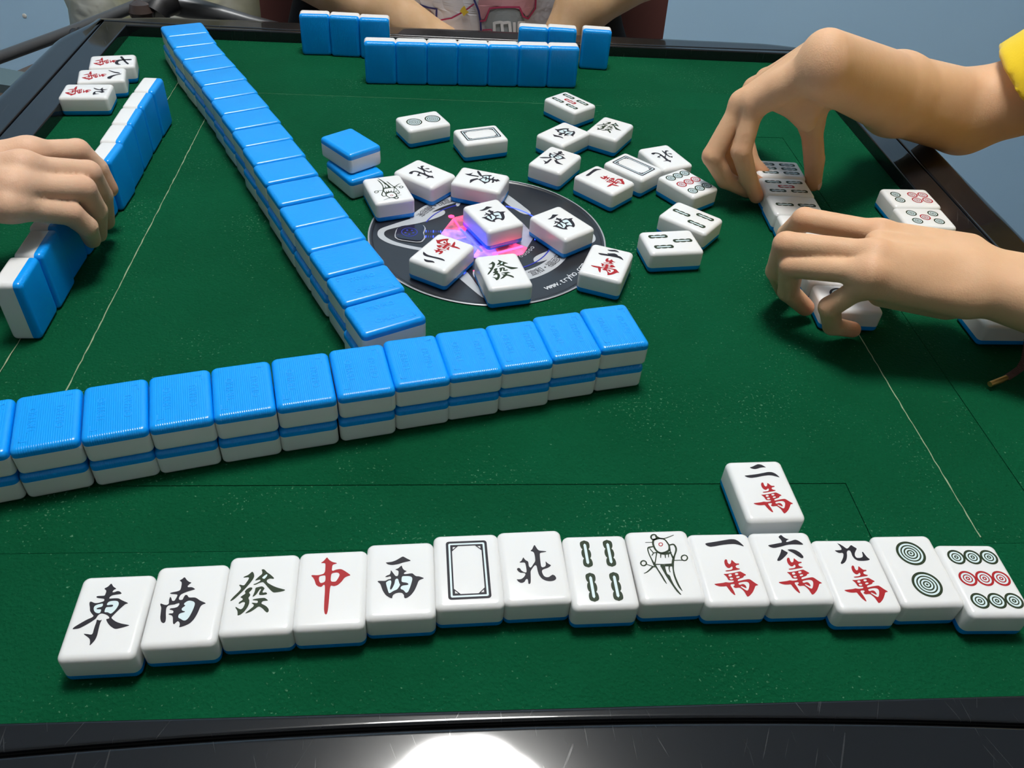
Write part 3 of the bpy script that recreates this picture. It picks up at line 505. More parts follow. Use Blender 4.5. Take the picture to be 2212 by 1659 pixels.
G_ = json.loads(r'''{"G":{"east":[["k",[[-0.059,0.39],[-0.03,0.344],[0.013,0.316],[-0.013,0.303],[-0.022,0.274],[-0.001,0.273],[0.025,0.286],[0.051,0.282],[0.079,0.257],[0.073,0.247],[0.029,0.243],[-0.014,0.235],[-0.03,0.219],[-0.035,0.195],[0.013,0.198],[0.063,0.195],[0.09,0.177],[0.121,0.159],[0.18,0.129],[0.149,0.12],[0.132,0.099],[0.099,0.053],[0.064,-0.003],[0.046,-0.037],[0.075,-0.064],[0.112,-0.09],[0.171,-0.114],[0.252,-0.134],[0.243,-0.141],[0.19,-0.159],[0.12,-0.176],[0.063,-0.136],[0.026,-0.096],[-0.003,-0.05],[0.029,-0.046],[0.026,-0.028],[0.004,-0.008],[-0.022,0.007],[-0.056,0.019],[-0.077,0.015],[-0.094,-0.005],[-0.102,-0.039],[-0.116,-0.054],[-0.151,-0.086],[-0.194,-0.119],[-0.238,-0.148],[-0.303,-0.153],[-0.291,-0.127],[-0.242,-0.086],[-0.188,-0.045],[-0.142,-0.021],[-0.134,-0.003],[-0.163,0.025],[-0.188,0.058],[-0.198,0.096],[-0.216,0.14],[-0.219,0.167],[-0.202,0.169],[-0.165,0.148],[-0.13,0.148],[-0.089,0.162],[-0.076,0.17],[-0.08,0.197],[-0.151,0.209],[-0.169,0.221],[-0.164,0.235],[-0.094,0.234],[-0.087,0.241],[-0.084,0.28],[-0.09,0.302],[-0.118,0.323],[-0.083,0.346]],[[[-0.146,0.125],[-0.086,0.141],[-0.077,0.132],[-0.075,0.1],[-0.119,0.091],[-0.131,0.076],[-0.114,0.07],[-0.081,0.071],[-0.076,0.052],[-0.079,0.023],[-0.11,0.025],[-0.137,0.042],[-0.155,0.072],[-0.16,0.104]],[[-0.03,0.157],[0.003,0.168],[0.057,0.165],[0.079,0.14],[0.083,0.107],[0.067,0.055],[0.035,0.009],[0.015,0.018],[-0.007,0.032],[-0.035,0.031],[-0.041,0.045],[-0.039,0.087],[-0.027,0.095],[0.022,0.092],[0.033,0.11],[0.015,0.122],[-0.032,0.114],[-0.039,0.13]]]],["k",[[-0.091,-0.05],[-0.056,-0.065],[-0.037,-0.053],[-0.046,-0.086],[-0.044,-0.153],[-0.037,-0.235],[-0.044,-0.29],[-0.08,-0.355],[-0.085,-0.313],[-0.097,-0.277],[-0.117,-0.256],[-0.182,-0.209],[-0.142,-0.214],[-0.086,-0.227],[-0.09,-0.151],[-0.087,-0.079]],[]]],"south":[["k",[[-0.072,0.336],[-0.04,0.291],[-0.012,0.267],[0.017,0.257],[-0.006,0.237],[-0.02,0.215],[-0.014,0.2],[0.029,0.2],[0.07,0.17],[0.04,0.16],[-0.006,0.146],[-0.043,0.129],[-0.072,0.111],[-0.084,0.068],[-0.071,0.044],[-0.04,0.046],[-0.034,0.08],[-0.023,0.106],[-0.002,0.102],[0.018,0.069],[0.08,0.068],[0.106,0.054],[0.143,0.023],[0.213,-0.013],[0.179,-0.025],[0.158,-0.043],[0.142,-0.131],[0.118,-0.199],[0.084,-0.247],[0.038,-0.271],[-0.017,-0.288],[-0.012,-0.254],[-0.021,-0.226],[-0.039,-0.209],[-0.053,-0.22],[-0.071,-0.248],[-0.086,-0.231],[-0.1,-0.157],[-0.115,-0.137],[-0.153,-0.123],[-0.144,-0.112],[-0.108,-0.114],[-0.105,-0.091],[-0.119,-0.076],[-0.153,-0.065],[-0.144,-0.051],[-0.105,-0.049],[-0.075,-0.039],[-0.061,-0.009],[-0.069,0.01],[-0.098,0.0],[-0.113,-0.008],[-0.148,-0.009],[-0.174,-0.016],[-0.188,-0.044],[-0.179,-0.11],[-0.166,-0.166],[-0.163,-0.212],[-0.179,-0.227],[-0.206,-0.21],[-0.225,-0.162],[-0.233,-0.092],[-0.239,-0.036],[-0.261,0.008],[-0.251,0.015],[-0.216,-0.004],[-0.187,-0.008],[-0.171,0.007],[-0.179,0.051],[-0.176,0.094],[-0.161,0.078],[-0.145,0.039],[-0.121,0.037],[-0.106,0.084],[-0.103,0.111],[-0.121,0.119],[-0.17,0.125],[-0.188,0.135],[-0.174,0.144],[-0.104,0.157],[-0.083,0.175],[-0.087,0.269],[-0.119,0.291],[-0.092,0.309]],[[[0.026,0.035],[0.076,0.02],[0.096,-0.005],[0.093,-0.057],[0.078,-0.127],[0.06,-0.181],[0.038,-0.207],[0.015,-0.208],[-0.017,-0.185],[-0.045,-0.17],[-0.048,-0.132],[-0.03,-0.115],[0.012,-0.106],[0.01,-0.097],[-0.021,-0.087],[-0.031,-0.063],[-0.015,-0.043],[0.005,-0.028],[-0.019,-0.012],[-0.01,0.011]]]]],"fa":[["g",[[-0.115,0.274],[-0.096,0.249],[-0.086,0.213],[-0.091,0.179],[-0.119,0.125],[-0.16,0.059],[-0.207,-0.005],[-0.26,-0.072],[-0.295,-0.094],[-0.298,-0.082],[-0.272,-0.038],[-0.231,0.013],[-0.205,0.054],[-0.213,0.08],[-0.234,0.104],[-0.223,0.112],[-0.179,0.094],[-0.151,0.152],[-0.138,0.186],[-0.147,0.202],[-0.202,0.197],[-0.194,0.211],[-0.154,0.23],[-0.135,0.251]],[]],["g",[[-0.016,0.294],[0.005,0.297],[0.026,0.276],[0.046,0.251],[0.081,0.224],[0.129,0.173],[0.123,0.161],[0.083,0.17],[0.057,0.156],[0.052,0.135],[0.068,0.113],[0.122,0.075],[0.17,0.049],[0.225,0.028],[0.265,0.013],[0.245,-0.001],[0.197,-0.01],[0.142,-0.015],[0.115,0.008],[0.075,0.057],[0.033,0.111],[0.014,0.129],[-0.021,0.121],[-0.053,0.101],[-0.081,0.097],[-0.082,0.107],[-0.049,0.12],[-0.013,0.146],[-0.018,0.163],[-0.043,0.158],[-0.07,0.152],[-0.068,0.164],[-0.031,0.21],[-0.008,0.23],[-0.006,0.256],[-0.016,0.283]],[[[0.041,0.231],[0.055,0.217],[0.033,0.175],[0.02,0.167],[-0.001,0.182],[0.003,0.194]]]],["g",[[-0.112,0.069],[-0.091,0.065],[-0.086,0.05],[-0.1,0.026],[-0.118,0.002],[-0.098,-0.022],[-0.102,-0.041],[-0.114,-0.061],[-0.108,-0.078],[-0.099,-0.095],[-0.097,-0.136],[-0.109,-0.18],[-0.136,-0.231],[-0.169,-0.265],[-0.198,-0.275],[-0.201,-0.243],[-0.207,-0.214],[-0.235,-0.172],[-0.229,-0.164],[-0.204,-0.184],[-0.174,-0.2],[-0.156,-0.185],[-0.146,-0.157],[-0.14,-0.125],[-0.148,-0.112],[-0.169,-0.111],[-0.197,-0.132],[-0.208,-0.127],[-0.204,-0.109],[-0.169,-0.082],[-0.175,-0.065],[-0.198,-0.051],[-0.192,-0.039],[-0.158,-0.012],[-0.151,-0.0],[-0.163,0.017],[-0.151,0.042],[-0.132,0.06]],[]],["g",[[0.013,0.076],[0.044,0.048],[0.032,0.026],[0.023,0.001],[0.033,-0.008],[0.06,-0.003],[0.076,-0.019],[0.07,-0.031],[0.033,-0.037],[0.001,-0.035],[-0.01,-0.026],[-0.009,-0.005],[0.008,0.038],[-0.004,0.043],[-0.019,0.016],[-0.032,-0.016],[-0.05,-0.04],[-0.07,-0.053],[-0.074,-0.049],[-0.066,-0.022],[-0.057,0.019],[-0.056,0.061],[-0.025,0.068]],[]],["g",[[0.054,-0.072],[0.073,-0.086],[0.096,-0.108],[0.086,-0.111],[0.044,-0.111],[0.029,-0.128],[0.031,-0.145],[0.057,-0.159],[0.087,-0.181],[0.111,-0.211],[0.117,-0.24],[0.102,-0.259],[0.08,-0.241],[0.048,-0.203],[0.018,-0.179],[-0.003,-0.179],[-0.03,-0.206],[-0.074,-0.239],[-0.123,-0.254],[-0.118,-0.24],[-0.082,-0.206],[-0.045,-0.168],[-0.051,-0.147],[-0.074,-0.13],[-0.064,-0.124],[-0.018,-0.135],[-0.008,-0.122],[-0.015,-0.103],[-0.043,-0.099],[-0.07,-0.093],[-0.062,-0.083],[-0.008,-0.074]],[]]],"zhong":[["r",[[-0.069,0.408],[-0.048,0.37],[-0.007,0.336],[0.049,0.32],[0.033,0.31],[-0.005,0.299],[-0.006,0.211],[0.042,0.234],[0.092,0.239],[0.132,0.213],[0.207,0.148],[0.169,0.139],[0.136,0.121],[0.109,0.072],[0.07,0.029],[0.029,0.016],[-0.009,0.031],[-0.013,-0.051],[-0.013,-0.173],[-0.016,-0.283],[-0.024,-0.325],[-0.035,-0.331],[-0.048,-0.318],[-0.058,-0.271],[-0.062,-0.17],[-0.064,-0.048],[-0.068,0.032],[-0.081,0.045],[-0.104,0.014],[-0.138,0.023],[-0.166,0.048],[-0.181,0.099],[-0.201,0.14],[-0.226,0.167],[-0.212,0.176],[-0.148,0.168],[-0.078,0.189],[-0.08,0.314],[-0.092,0.327],[-0.136,0.328],[-0.102,0.357]],[[[-0.131,0.157],[-0.081,0.165],[-0.069,0.153],[-0.067,0.082],[-0.099,0.066],[-0.12,0.067],[-0.135,0.096],[-0.14,0.137]],[[0.006,0.19],[0.056,0.195],[0.081,0.175],[0.08,0.145],[0.05,0.08],[0.03,0.074],[-0.01,0.079],[-0.012,0.14],[-0.008,0.178]]]]],"west":[["k",[[0.032,0.292],[0.073,0.262],[0.121,0.23],[0.083,0.222],[0.029,0.21],[-0.019,0.192],[-0.09,0.182],[-0.138,0.193],[-0.162,0.217],[-0.159,0.222],[-0.097,0.226],[-0.05,0.244],[-0.009,0.271],[0.019,0.29]],[]],["k",[[0.013,0.174],[0.025,0.132],[0.042,0.107],[0.072,0.093],[0.045,0.078],[0.035,0.058],[0.052,0.053],[0.129,0.063],[0.146,0.044],[0.169,0.02],[0.206,0.016],[0.263,-0.012],[0.225,-0.026],[0.198,-0.04],[0.177,-0.102],[0.15,-0.168],[0.113,-0.22],[0.073,-0.252],[0.046,-0.258],[0.038,-0.242],[0.037,-0.215],[0.017,-0.187],[-0.016,-0.181],[-0.049,-0.187],[-0.078,-0.204],[-0.088,-0.231],[-0.088,-0.25],[-0.114,-0.241],[-0.157,-0.207],[-0.191,-0.147],[-0.208,-0.091],[-0.219,-0.055],[-0.252,-0.025],[-0.236,-0.016],[-0.163,-0.023],[-0.136,-0.004],[-0.103,0.002],[-0.103,0.026],[-0.116,0.035],[-0.143,0.026],[-0.171,0.028],[-0.147,0.049],[-0.117,0.057],[-0.107,0.087],[-0.107,0.113],[-0.1,0.111],[-0.07,0.06],[-0.053,0.033],[-0.029,0.034],[-0.021,0.065],[-0.021,0.098],[-0.036,0.111],[-0.06,0.121],[-0.026,0.135],[-0.002,0.158]],[[[-0.156,-0.039],[-0.129,-0.019],[-0.106,-0.016],[-0.099,-0.034],[-0.101,-0.066],[-0.114,-0.117],[-0.11,-0.14],[-0.095,-0.133],[-0.076,-0.095],[-0.062,-0.052],[-0.059,-0.013],[-0.043,0.002],[-0.026,-0.003],[-0.019,-0.035],[-0.012,-0.063],[-0.003,-0.08],[-0.013,-0.103],[-0.036,-0.141],[-0.075,-0.154],[-0.115,-0.185],[-0.128,-0.176],[-0.143,-0.115],[-0.157,-0.059]],[[0.018,0.027],[0.051,0.029],[0.112,0.023],[0.132,-0.004],[0.124,-0.048],[0.104,-0.122],[0.08,-0.183],[0.057,-0.189],[0.047,-0.173],[0.03,-0.149],[0.007,-0.14],[-0.001,-0.125],[0.007,-0.104],[0.027,-0.092],[0.084,-0.089],[0.087,-0.073],[0.068,-0.058],[0.018,-0.049],[0.011,-0.033],[0.013,0.003]]]]],"north":[["k",[[0.045,0.276],[0.056,0.248],[0.071,0.211],[0.088,0.191],[0.168,0.179],[0.166,0.169],[0.107,0.162],[0.09,0.152],[0.085,0.105],[0.082,0.013],[0.083,-0.029],[0.097,-0.041],[0.127,-0.031],[0.14,-0.009],[0.141,0.041],[0.148,0.032],[0.164,0.009],[0.199,-0.016],[0.184,-0.034],[0.153,-0.052],[0.11,-0.064],[0.086,-0.078],[0.082,-0.108],[0.095,-0.153],[0.118,-0.173],[0.149,-0.175],[0.173,-0.158],[0.198,-0.142],[0.221,-0.157],[0.233,-0.187],[0.226,-0.209],[0.196,-0.226],[0.148,-0.23],[0.103,-0.216],[0.068,-0.189],[0.043,-0.139],[0.035,-0.082],[0.033,-0.022],[0.025,-0.006],[0.009,-0.009],[-0.022,-0.049],[-0.045,-0.085],[-0.049,-0.13],[-0.056,-0.204],[-0.064,-0.243],[-0.081,-0.255],[-0.089,-0.242],[-0.087,-0.198],[-0.094,-0.183],[-0.111,-0.189],[-0.126,-0.218],[-0.147,-0.231],[-0.172,-0.233],[-0.198,-0.214],[-0.214,-0.181],[-0.195,-0.184],[-0.16,-0.183],[-0.129,-0.159],[-0.107,-0.127],[-0.108,-0.108],[-0.129,-0.101],[-0.16,-0.099],[-0.183,-0.079],[-0.196,-0.054],[-0.191,-0.038],[-0.175,-0.031],[-0.157,-0.041],[-0.15,-0.064],[-0.127,-0.088],[-0.097,-0.101],[-0.089,-0.083],[-0.088,-0.03],[-0.092,0.027],[-0.104,0.039],[-0.155,0.038],[-0.154,0.047],[-0.13,0.063],[-0.105,0.112],[-0.098,0.092],[-0.084,0.068],[-0.055,0.048],[-0.057,-0.017],[-0.042,-0.037],[-0.029,-0.03],[-0.002,0.01],[0.025,0.047],[0.029,0.108],[0.026,0.163],[0.013,0.181],[-0.017,0.193],[0.01,0.215],[0.032,0.261]],[]]],"one":[["k",[[-0.194,0.335],[-0.166,0.346],[-0.067,0.361],[0.043,0.381],[0.132,0.397],[0.188,0.392],[0.227,0.36],[0.268,0.294],[0.258,0.286],[0.213,0.31],[0.16,0.325],[0.093,0.323],[0.006,0.314],[-0.084,0.296],[-0.142,0.289],[-0.176,0.306]],[]]],"wan":[["r",[[0.003,0.111],[0.012,0.1],[0.008,0.062],[0.019,0.04],[0.042,0.05],[0.064,0.104],[0.079,0.082],[0.102,0.049],[0.139,0.048],[0.137,0.031],[0.106,0.027],[0.087,0.011],[0.091,-0.011],[0.133,-0.025],[0.121,-0.036],[0.058,-0.045],[-0.01,-0.057],[-0.042,-0.058],[-0.051,-0.048],[-0.033,-0.043],[0.028,-0.036],[0.048,-0.015],[0.046,0.012],[0.023,-0.004],[0.011,-0.014],[-0.011,-0.011],[-0.028,0.014],[-0.033,0.046],[-0.027,0.084],[-0.012,0.106]],[]],["r",[[-0.085,-0.089],[-0.046,-0.09],[0.025,-0.081],[0.099,-0.064],[0.123,-0.06],[0.149,-0.082],[0.184,-0.112],[0.146,-0.124],[0.136,-0.145],[0.065,-0.167],[0.056,-0.193],[0.127,-0.176],[0.198,-0.165],[0.22,-0.184],[0.247,-0.216],[0.285,-0.251],[0.244,-0.257],[0.226,-0.288],[0.187,-0.343],[0.138,-0.388],[0.11,-0.4],[0.102,-0.372],[0.093,-0.326],[0.061,-0.279],[0.039,-0.278],[0.006,-0.282],[-0.009,-0.272],[-0.015,-0.259],[0.007,-0.246],[0.007,-0.228],[-0.034,-0.23],[-0.043,-0.245],[-0.031,-0.286],[-0.022,-0.333],[-0.02,-0.374],[-0.033,-0.373],[-0.059,-0.337],[-0.081,-0.285],[-0.09,-0.254],[-0.119,-0.258],[-0.164,-0.257],[-0.205,-0.243],[-0.229,-0.222],[-0.18,-0.216],[-0.115,-0.209],[-0.085,-0.2],[-0.051,-0.208],[0.005,-0.202],[0.016,-0.181],[-0.034,-0.18],[-0.048,-0.172],[-0.054,-0.135],[-0.069,-0.108]],[[[-0.028,-0.099],[0.008,-0.092],[0.012,-0.121],[-0.03,-0.13]],[[-0.029,-0.143],[0.011,-0.139],[0.014,-0.163],[-0.024,-0.17]],[[0.049,-0.085],[0.088,-0.078],[0.093,-0.102],[0.053,-0.114]],[[0.053,-0.13],[0.092,-0.12],[0.098,-0.141],[0.055,-0.153]],[[0.061,-0.214],[0.115,-0.202],[0.165,-0.201],[0.183,-0.225],[0.168,-0.271],[0.141,-0.317],[0.122,-0.319],[0.087,-0.284],[0.068,-0.263],[0.081,-0.256],[0.108,-0.275],[0.13,-0.291],[0.136,-0.27],[0.127,-0.239],[0.103,-0.228],[0.067,-0.242],[0.055,-0.229]]]]],"six":[["k",[[0.02,0.443],[0.038,0.409],[0.066,0.383],[0.098,0.373],[0.069,0.362],[0.05,0.344],[0.053,0.331],[0.105,0.345],[0.169,0.368],[0.205,0.352],[0.249,0.299],[0.235,0.288],[0.17,0.295],[0.109,0.297],[0.046,0.292],[-0.045,0.266],[-0.127,0.248],[-0.169,0.263],[-0.193,0.291],[-0.136,0.302],[-0.037,0.321],[-0.005,0.326],[-0.002,0.366],[-0.027,0.41]],[]],["k",[[-0.042,0.236],[-0.013,0.208],[0.024,0.18],[-0.021,0.137],[-0.077,0.091],[-0.12,0.065],[-0.147,0.069],[-0.137,0.092],[-0.095,0.144],[-0.064,0.191]],[]],["k",[[0.026,0.225],[0.076,0.229],[0.123,0.217],[0.167,0.18],[0.189,0.125],[0.181,0.102],[0.158,0.095],[0.123,0.127],[0.079,0.176],[0.038,0.207]],[]]],"nine":[["k",[[-0.077,0.432],[-0.044,0.416],[-0.014,0.386],[0.014,0.349],[0.038,0.358],[0.089,0.406],[0.112,0.378],[0.143,0.351],[0.115,0.318],[0.089,0.282],[0.078,0.246],[0.087,0.216],[0.128,0.215],[0.163,0.227],[0.177,0.251],[0.184,0.302],[0.199,0.302],[0.207,0.263],[0.219,0.226],[0.244,0.192],[0.211,0.179],[0.142,0.172],[0.087,0.177],[0.057,0.204],[0.045,0.246],[0.05,0.294],[0.046,0.324],[0.02,0.324],[-0.002,0.3],[-0.017,0.246],[-0.044,0.193],[-0.08,0.152],[-0.124,0.129],[-0.136,0.144],[-0.114,0.17],[-0.074,0.223],[-0.051,0.271],[-0.059,0.292],[-0.097,0.286],[-0.122,0.301],[-0.144,0.327],[-0.108,0.327],[-0.055,0.331],[-0.046,0.355],[-0.059,0.404]],[]]],"two":[["k",[[-0.085,0.382],[-0.039,0.394],[0.013,0.422],[0.049,0.434],[0.092,0.422],[0.139,0.372],[0.103,0.376],[0.059,0.372],[0.011,0.354],[-0.028,0.348],[-0.061,0.358]],[]],["k",[[-0.203,0.243],[-0.133,0.25],[-0.03,0.262],[0.07,0.281],[0.138,0.295],[0.189,0.289],[0.23,0.257],[0.262,0.192],[0.233,0.206],[0.169,0.233],[0.119,0.238],[0.042,0.229],[-0.048,0.209],[-0.124,0.201],[-0.171,0.215]],[]]]},"B":[["Sg",[[-0.018,0.395,0.026],[0.016,0.369,0.021],[0.055,0.361,0.018],[0.087,0.366,0.011],[0.148,0.388,0.01],[0.198,0.407,0.008]]],["Sg",[[-0.167,0.315,0.008],[-0.122,0.314,0.008],[-0.077,0.312,0.01]]],["Sg",[[-0.059,0.347,0.026],[-0.078,0.294,0.023],[-0.074,0.233,0.023],[-0.059,0.191,0.023],[-0.03,0.166,0.018],[0.008,0.158,0.023],[0.062,0.174,0.026],[0.094,0.202,0.023],[0.106,0.256,0.021],[0.096,0.298,0.018],[0.072,0.348,0.018],[0.026,0.365,0.015],[-0.026,0.358,0.021],[-0.059,0.347,0.026]]],["Sg",[[-0.085,0.252,0.013],[-0.137,0.242,0.023],[-0.157,0.219,0.015],[-0.157,0.154,0.014],[-0.144,0.077,0.015],[-0.127,-0.005,0.028]]],["Sg",[[-0.131,0.224,0.011],[-0.114,0.187,0.012],[-0.1,0.163,0.013],[-0.069,0.168,0.013]]],["Sg",[[-0.104,0.157,0.012],[-0.127,0.129,0.011]]],["Sg",[[-0.06,0.173,0.018],[-0.081,0.115,0.012],[-0.106,0.046,0.013],[-0.126,0.001,0.021]]],["Sg",[[0.108,0.262,0.018],[0.14,0.272,0.018],[0.165,0.271,0.021],[0.179,0.235,0.023],[0.173,0.187,0.021],[0.138,0.117,0.018],[0.109,0.06,0.028],[0.087,-0.003,0.028]]],["Sg",[[0.106,0.214,0.013],[0.1,0.166,0.015],[0.107,0.113,0.021],[0.112,0.072,0.021]]],["Sg",[[-0.058,0.173,0.01],[-0.023,0.151,0.018],[0.025,0.143,0.026],[0.076,0.15,0.029],[0.104,0.16,0.021]]],["Sg",[[-0.02,0.142,0.015],[-0.032,0.094,0.01]]],["Sg",[[0.03,0.134,0.015],[0.022,0.088,0.01]]],["Sg",[[0.071,0.138,0.013],[0.061,0.096,0.009]]],["Sg",[[-0.121,0.003,0.017],[-0.018,-0.001,0.011],[0.085,-0.003,0.021]]],["Sg",[[-0.217,0.01,0.011],[-0.155,-0.021,0.012],[-0.132,-0.028,0.021]]],["Sg",[[-0.152,-0.027,0.023],[-0.194,-0.065,0.017],[-0.236,-0.097,0.014],[-0.275,-0.113,0.006]]],["Sg",[[0.112,0.048,0.012],[0.201,0.047,0.011],[0.239,0.041,0.01]]],["Sg",[[-0.123,-0.005,0.026],[-0.103,-0.069,0.017],[-0.077,-0.15,0.02],[-0.059,-0.218,0.018],[-0.043,-0.263,0.005]]],["Sg",[[-0.003,-0.019,0.021],[0.076,-0.02,0.031]]],["Sg",[[0.041,-0.03,0.017],[0.03,-0.069,0.013],[0.031,-0.109,0.009]]],["Sg",[[0.088,-0.009,0.026],[0.076,-0.077,0.016],[0.071,-0.162,0.021],[0.079,-0.246,0.023],[0.092,-0.313,0.021],[0.111,-0.364,0.005]]],["Sg",[[-0.014,0.385,0.02],[-0.023,0.367,0.02],[-0.038,0.354,0.02],[-0.056,0.35,0.02],[-0.072,0.355,0.02],[-0.081,0.37,0.02],[-0.082,0.388,0.02],[-0.073,0.407,0.02],[-0.058,0.42,0.02],[-0.039,0.424,0.02],[-0.024,0.419,0.02],[-0.015,0.404,0.02],[-0.014,0.386,0.02]]],["Sg",[[-0.216,0.023,0.017],[-0.224,0.007,0.017],[-0.239,-0.005,0.017],[-0.256,-0.009,0.017],[-0.271,-0.004,0.017],[-0.28,0.009,0.017],[-0.281,0.026,0.017],[-0.273,0.043,0.017],[-0.259,0.055,0.017],[-0.241,0.059,0.017],[-0.227,0.054,0.017],[-0.217,0.041,0.017],[-0.216,0.023,0.017]]],["Sg",[[0.281,0.076,0.016],[0.271,0.058,0.016],[0.255,0.044,0.016],[0.236,0.04,0.016],[0.22,0.046,0.016],[0.21,0.06,0.016],[0.21,0.079,0.016],[0.219,0.098,0.016],[0.236,0.111,0.016],[0.255,0.115,0.016],[0.272,0.11,0.016],[0.281,0.095,0.016],[0.281,0.076,0.016]]],["Sr",[[0.033,0.279,0.01],[0.028,0.268,0.01],[0.018,0.26,0.01],[0.006,0.257,0.01],[-0.004,0.261,0.01],[-0.011,0.269,0.01],[-0.011,0.281,0.01],[-0.006,0.292,0.01],[0.005,0.3,0.01],[0.016,0.302,0.01],[0.027,0.299,0.01],[0.033,0.29,0.01],[0.033,0.279,0.01]]],["Pg",[[-0.068,-0.002],[-0.001,-0.011],[-0.011,-0.045],[-0.009,-0.13],[0.019,-0.154],[0.022,-0.205],[0.037,-0.283],[0.063,-0.35],[0.091,-0.414],[0.073,-0.411],[0.038,-0.355],[0.007,-0.265],[-0.027,-0.163],[-0.047,-0.083]]]]}''')
def add_scaled(items, sx_=1, sy_=1, dx_=0, dy_=0):
    return [[c_, [[x*sx_+dx_, y*sy_+dy_] for x, y in o_], [[[x*sx_+dx_, y*sy_+dy_] for x, y in h] for h in hs]] for c_, o_, hs in items]
def ring_mesh(rings, cx_, cy_, n_=40):
    v = []; f = []
    for ro, ri in rings:
        b_ = len(v)
        for k in range(n_):
            a = 2*PI*k/n_; v.append(((cx_+ro*math.cos(a))*S, (cy_+ro*math.sin(a))*S)); v.append(((cx_+ri*math.cos(a))*S, (cy_+ri*math.sin(a))*S))
        for k in range(n_): f.append([b_+2*k+1, b_+2*k, b_+2*((k+1) % n_), b_+2*((k+1) % n_)+1])
    return v, f
def curve_faces(outer_, holes):
    cu = bpy.data.curves.new('t', 'CURVE'); cu.dimensions = '2D'; cu.fill_mode = 'BOTH'
    for pl in [outer_]+list(holes):
        sp = cu.splines.new('POLY'); sp.points.add(len(pl)-1)
        for i, p in enumerate(pl): sp.points[i].co = (p[0]*S*100, p[1]*S*100, 0, 1)
        sp.use_cyclic_u = True
    t = bpy.data.objects.new('t', cu); C.objects.link(t)
    me = bpy.data.meshes.new_from_object(t.evaluated_get(bpy.context.evaluated_depsgraph_get()))
    v = [(q.co.x/100, q.co.y/100) for q in me.vertices]; f = [list(p.vertices) for p in me.polygons]
    bpy.data.objects.remove(t); bpy.data.meshes.remove(me); bpy.data.curves.remove(cu)
    return v, f
class Glyph:
    def __init__(s): s.v = []; s.f = []; s.m = []; s.z = 0
    def add(s, vf, col, lift=0.0):
        v, f = vf; b_ = len(s.v); z = TT/2*S + 0.00006 + lift
        s.v += [(x, y, z) for x, y in v]
        for q4 in f:
            a, b2, c2 = [v[i] for i in q4[:3]]
            cr = (b2[0]-a[0])*(c2[1]-a[1])-(b2[1]-a[1])*(c2[0]-a[0])
            s.f.append([b_+i for i in (q4 if cr > 0 else q4[::-1])]); s.m.append('kgrh'.index(col))
    def poly(s, col, outer_, holes=(), sm_=2, lift=0.0): s.add(curve_faces(chaikin(outer_, sm_, 0.2), [chaikin(h, sm_, 0.25) for h in holes]), col, lift)
    def stroke(s, col, pts, lift=0.0):
        P = [(a[0], a[1]) for a in pts]; W_ = [a[2]/2 for a in pts]
        # resample with Catmull-Rom
        Q = []; QW = []
        closed = math.hypot(P[0][0]-P[-1][0], P[0][1]-P[-1][1]) < 1e-3 and len(P) > 4
        n_ = len(P)
        for i in range(n_-1):
            p0 = P[i-1] if i else (P[-2] if closed else P[0]); p1, p2 = P[i], P[i+1]; p3 = P[i+2] if i+2 < n_ else (P[1] if closed else P[-1])
            for t in (0, .25, .5, .75):
                Q.append(tuple(0.5*((2*p1[k])+(-p0[k]+p2[k])*t+(2*p0[k]-5*p1[k]+4*p2[k]-p3[k])*t*t+(-p0[k]+3*p1[k]-3*p2[k]+p3[k])*t**3) for k in (0, 1))); QW.append(W_[i]*(1-t)+W_[i+1]*t)
        Q.append(P[-1]); QW.append(W_[-1]); v = []; f = []
        for i in range(len(Q)):
            a = Q[i-1] if i else Q[0]; b_ = Q[i+1] if i+1 < len(Q) else Q[-1]
            if closed and i in (0, len(Q)-1): a, b_ = Q[-2], Q[1]
            dx_, dy_ = b_[0]-a[0], b_[1]-a[1]; l_ = math.hypot(dx_, dy_) or 1; nx, ny = -dy_/l_, dx_/l_
            v += [((Q[i][0]+nx*QW[i])*S, (Q[i][1]+ny*QW[i])*S), ((Q[i][0]-nx*QW[i])*S, (Q[i][1]-ny*QW[i])*S)]
            if i: f.append([2*i-2, 2*i-1, 2*i+1, 2*i])
        s.add((v, f), col, lift)
        if not closed:
            for i in (0, -1):
                if QW[i] > 0.004: s.add(([((Q[i][0]+QW[i]*math.cos(t*PI/5))*S, (Q[i][1]+QW[i]*math.sin(t*PI/5))*S) for t in range(10)], [list(range(10))]), col, lift+2e-6)
    def mesh(s, name='engraving'):
        me = bpy.data.meshes.new(name); me.from_pydata(s.v, [], s.f)
        for c_ in 'kgr': me.materials.append(INK[c_])
        me.materials.append(M_halo)
        for p, k in zip(me.polygons, s.m): p.material_index = k
        return me
def chars(*items):
    g = Glyph()
    for it in items:
        for c_, o_, hs in it:
            g.poly(c_, o_, hs)
            if c_ != 'r':
                for h in hs: g.poly('h', h, sm_=2, lift=-0.00003)
    return g.mesh()
GG = G_['G']; wan = GG['wan']
GL = {}
for nm_ in ('east', 'south', 'fa', 'zhong', 'west', 'north'): GL[nm_] = chars(GG[nm_])
GL['w1'] = chars(GG['one'], wan); GL['w2'] = chars(add_scaled(GG['two'], 1, 1, 0, -0.01), wan); GL['w6'] = chars(GG['six'], wan); GL['w9'] = chars(GG['nine'], wan)
GL['w3'] = chars(add_scaled([GG['two'][0]], 1, 0.9, 0, 0.03), add_scaled([GG['two'][0]], 0.95, 0.9, 0.02, -0.085), add_scaled([GG['one'][0]], 1, 0.9, -0.01, -0.10), wan)
ba = [['k', [(-.0, .40), (-.02, .33), (-.08, .25), (-.17, .17), (-.27, .12), (-.19, .20), (-.12, .28), (-.07, .37)], []], ['k', [(.0, .43), (.05, .41), (.09, .31), (.16, .24), (.29, .20), (.25, .13), (.16, .13), (.08, .22), (.03, .32)], []]]
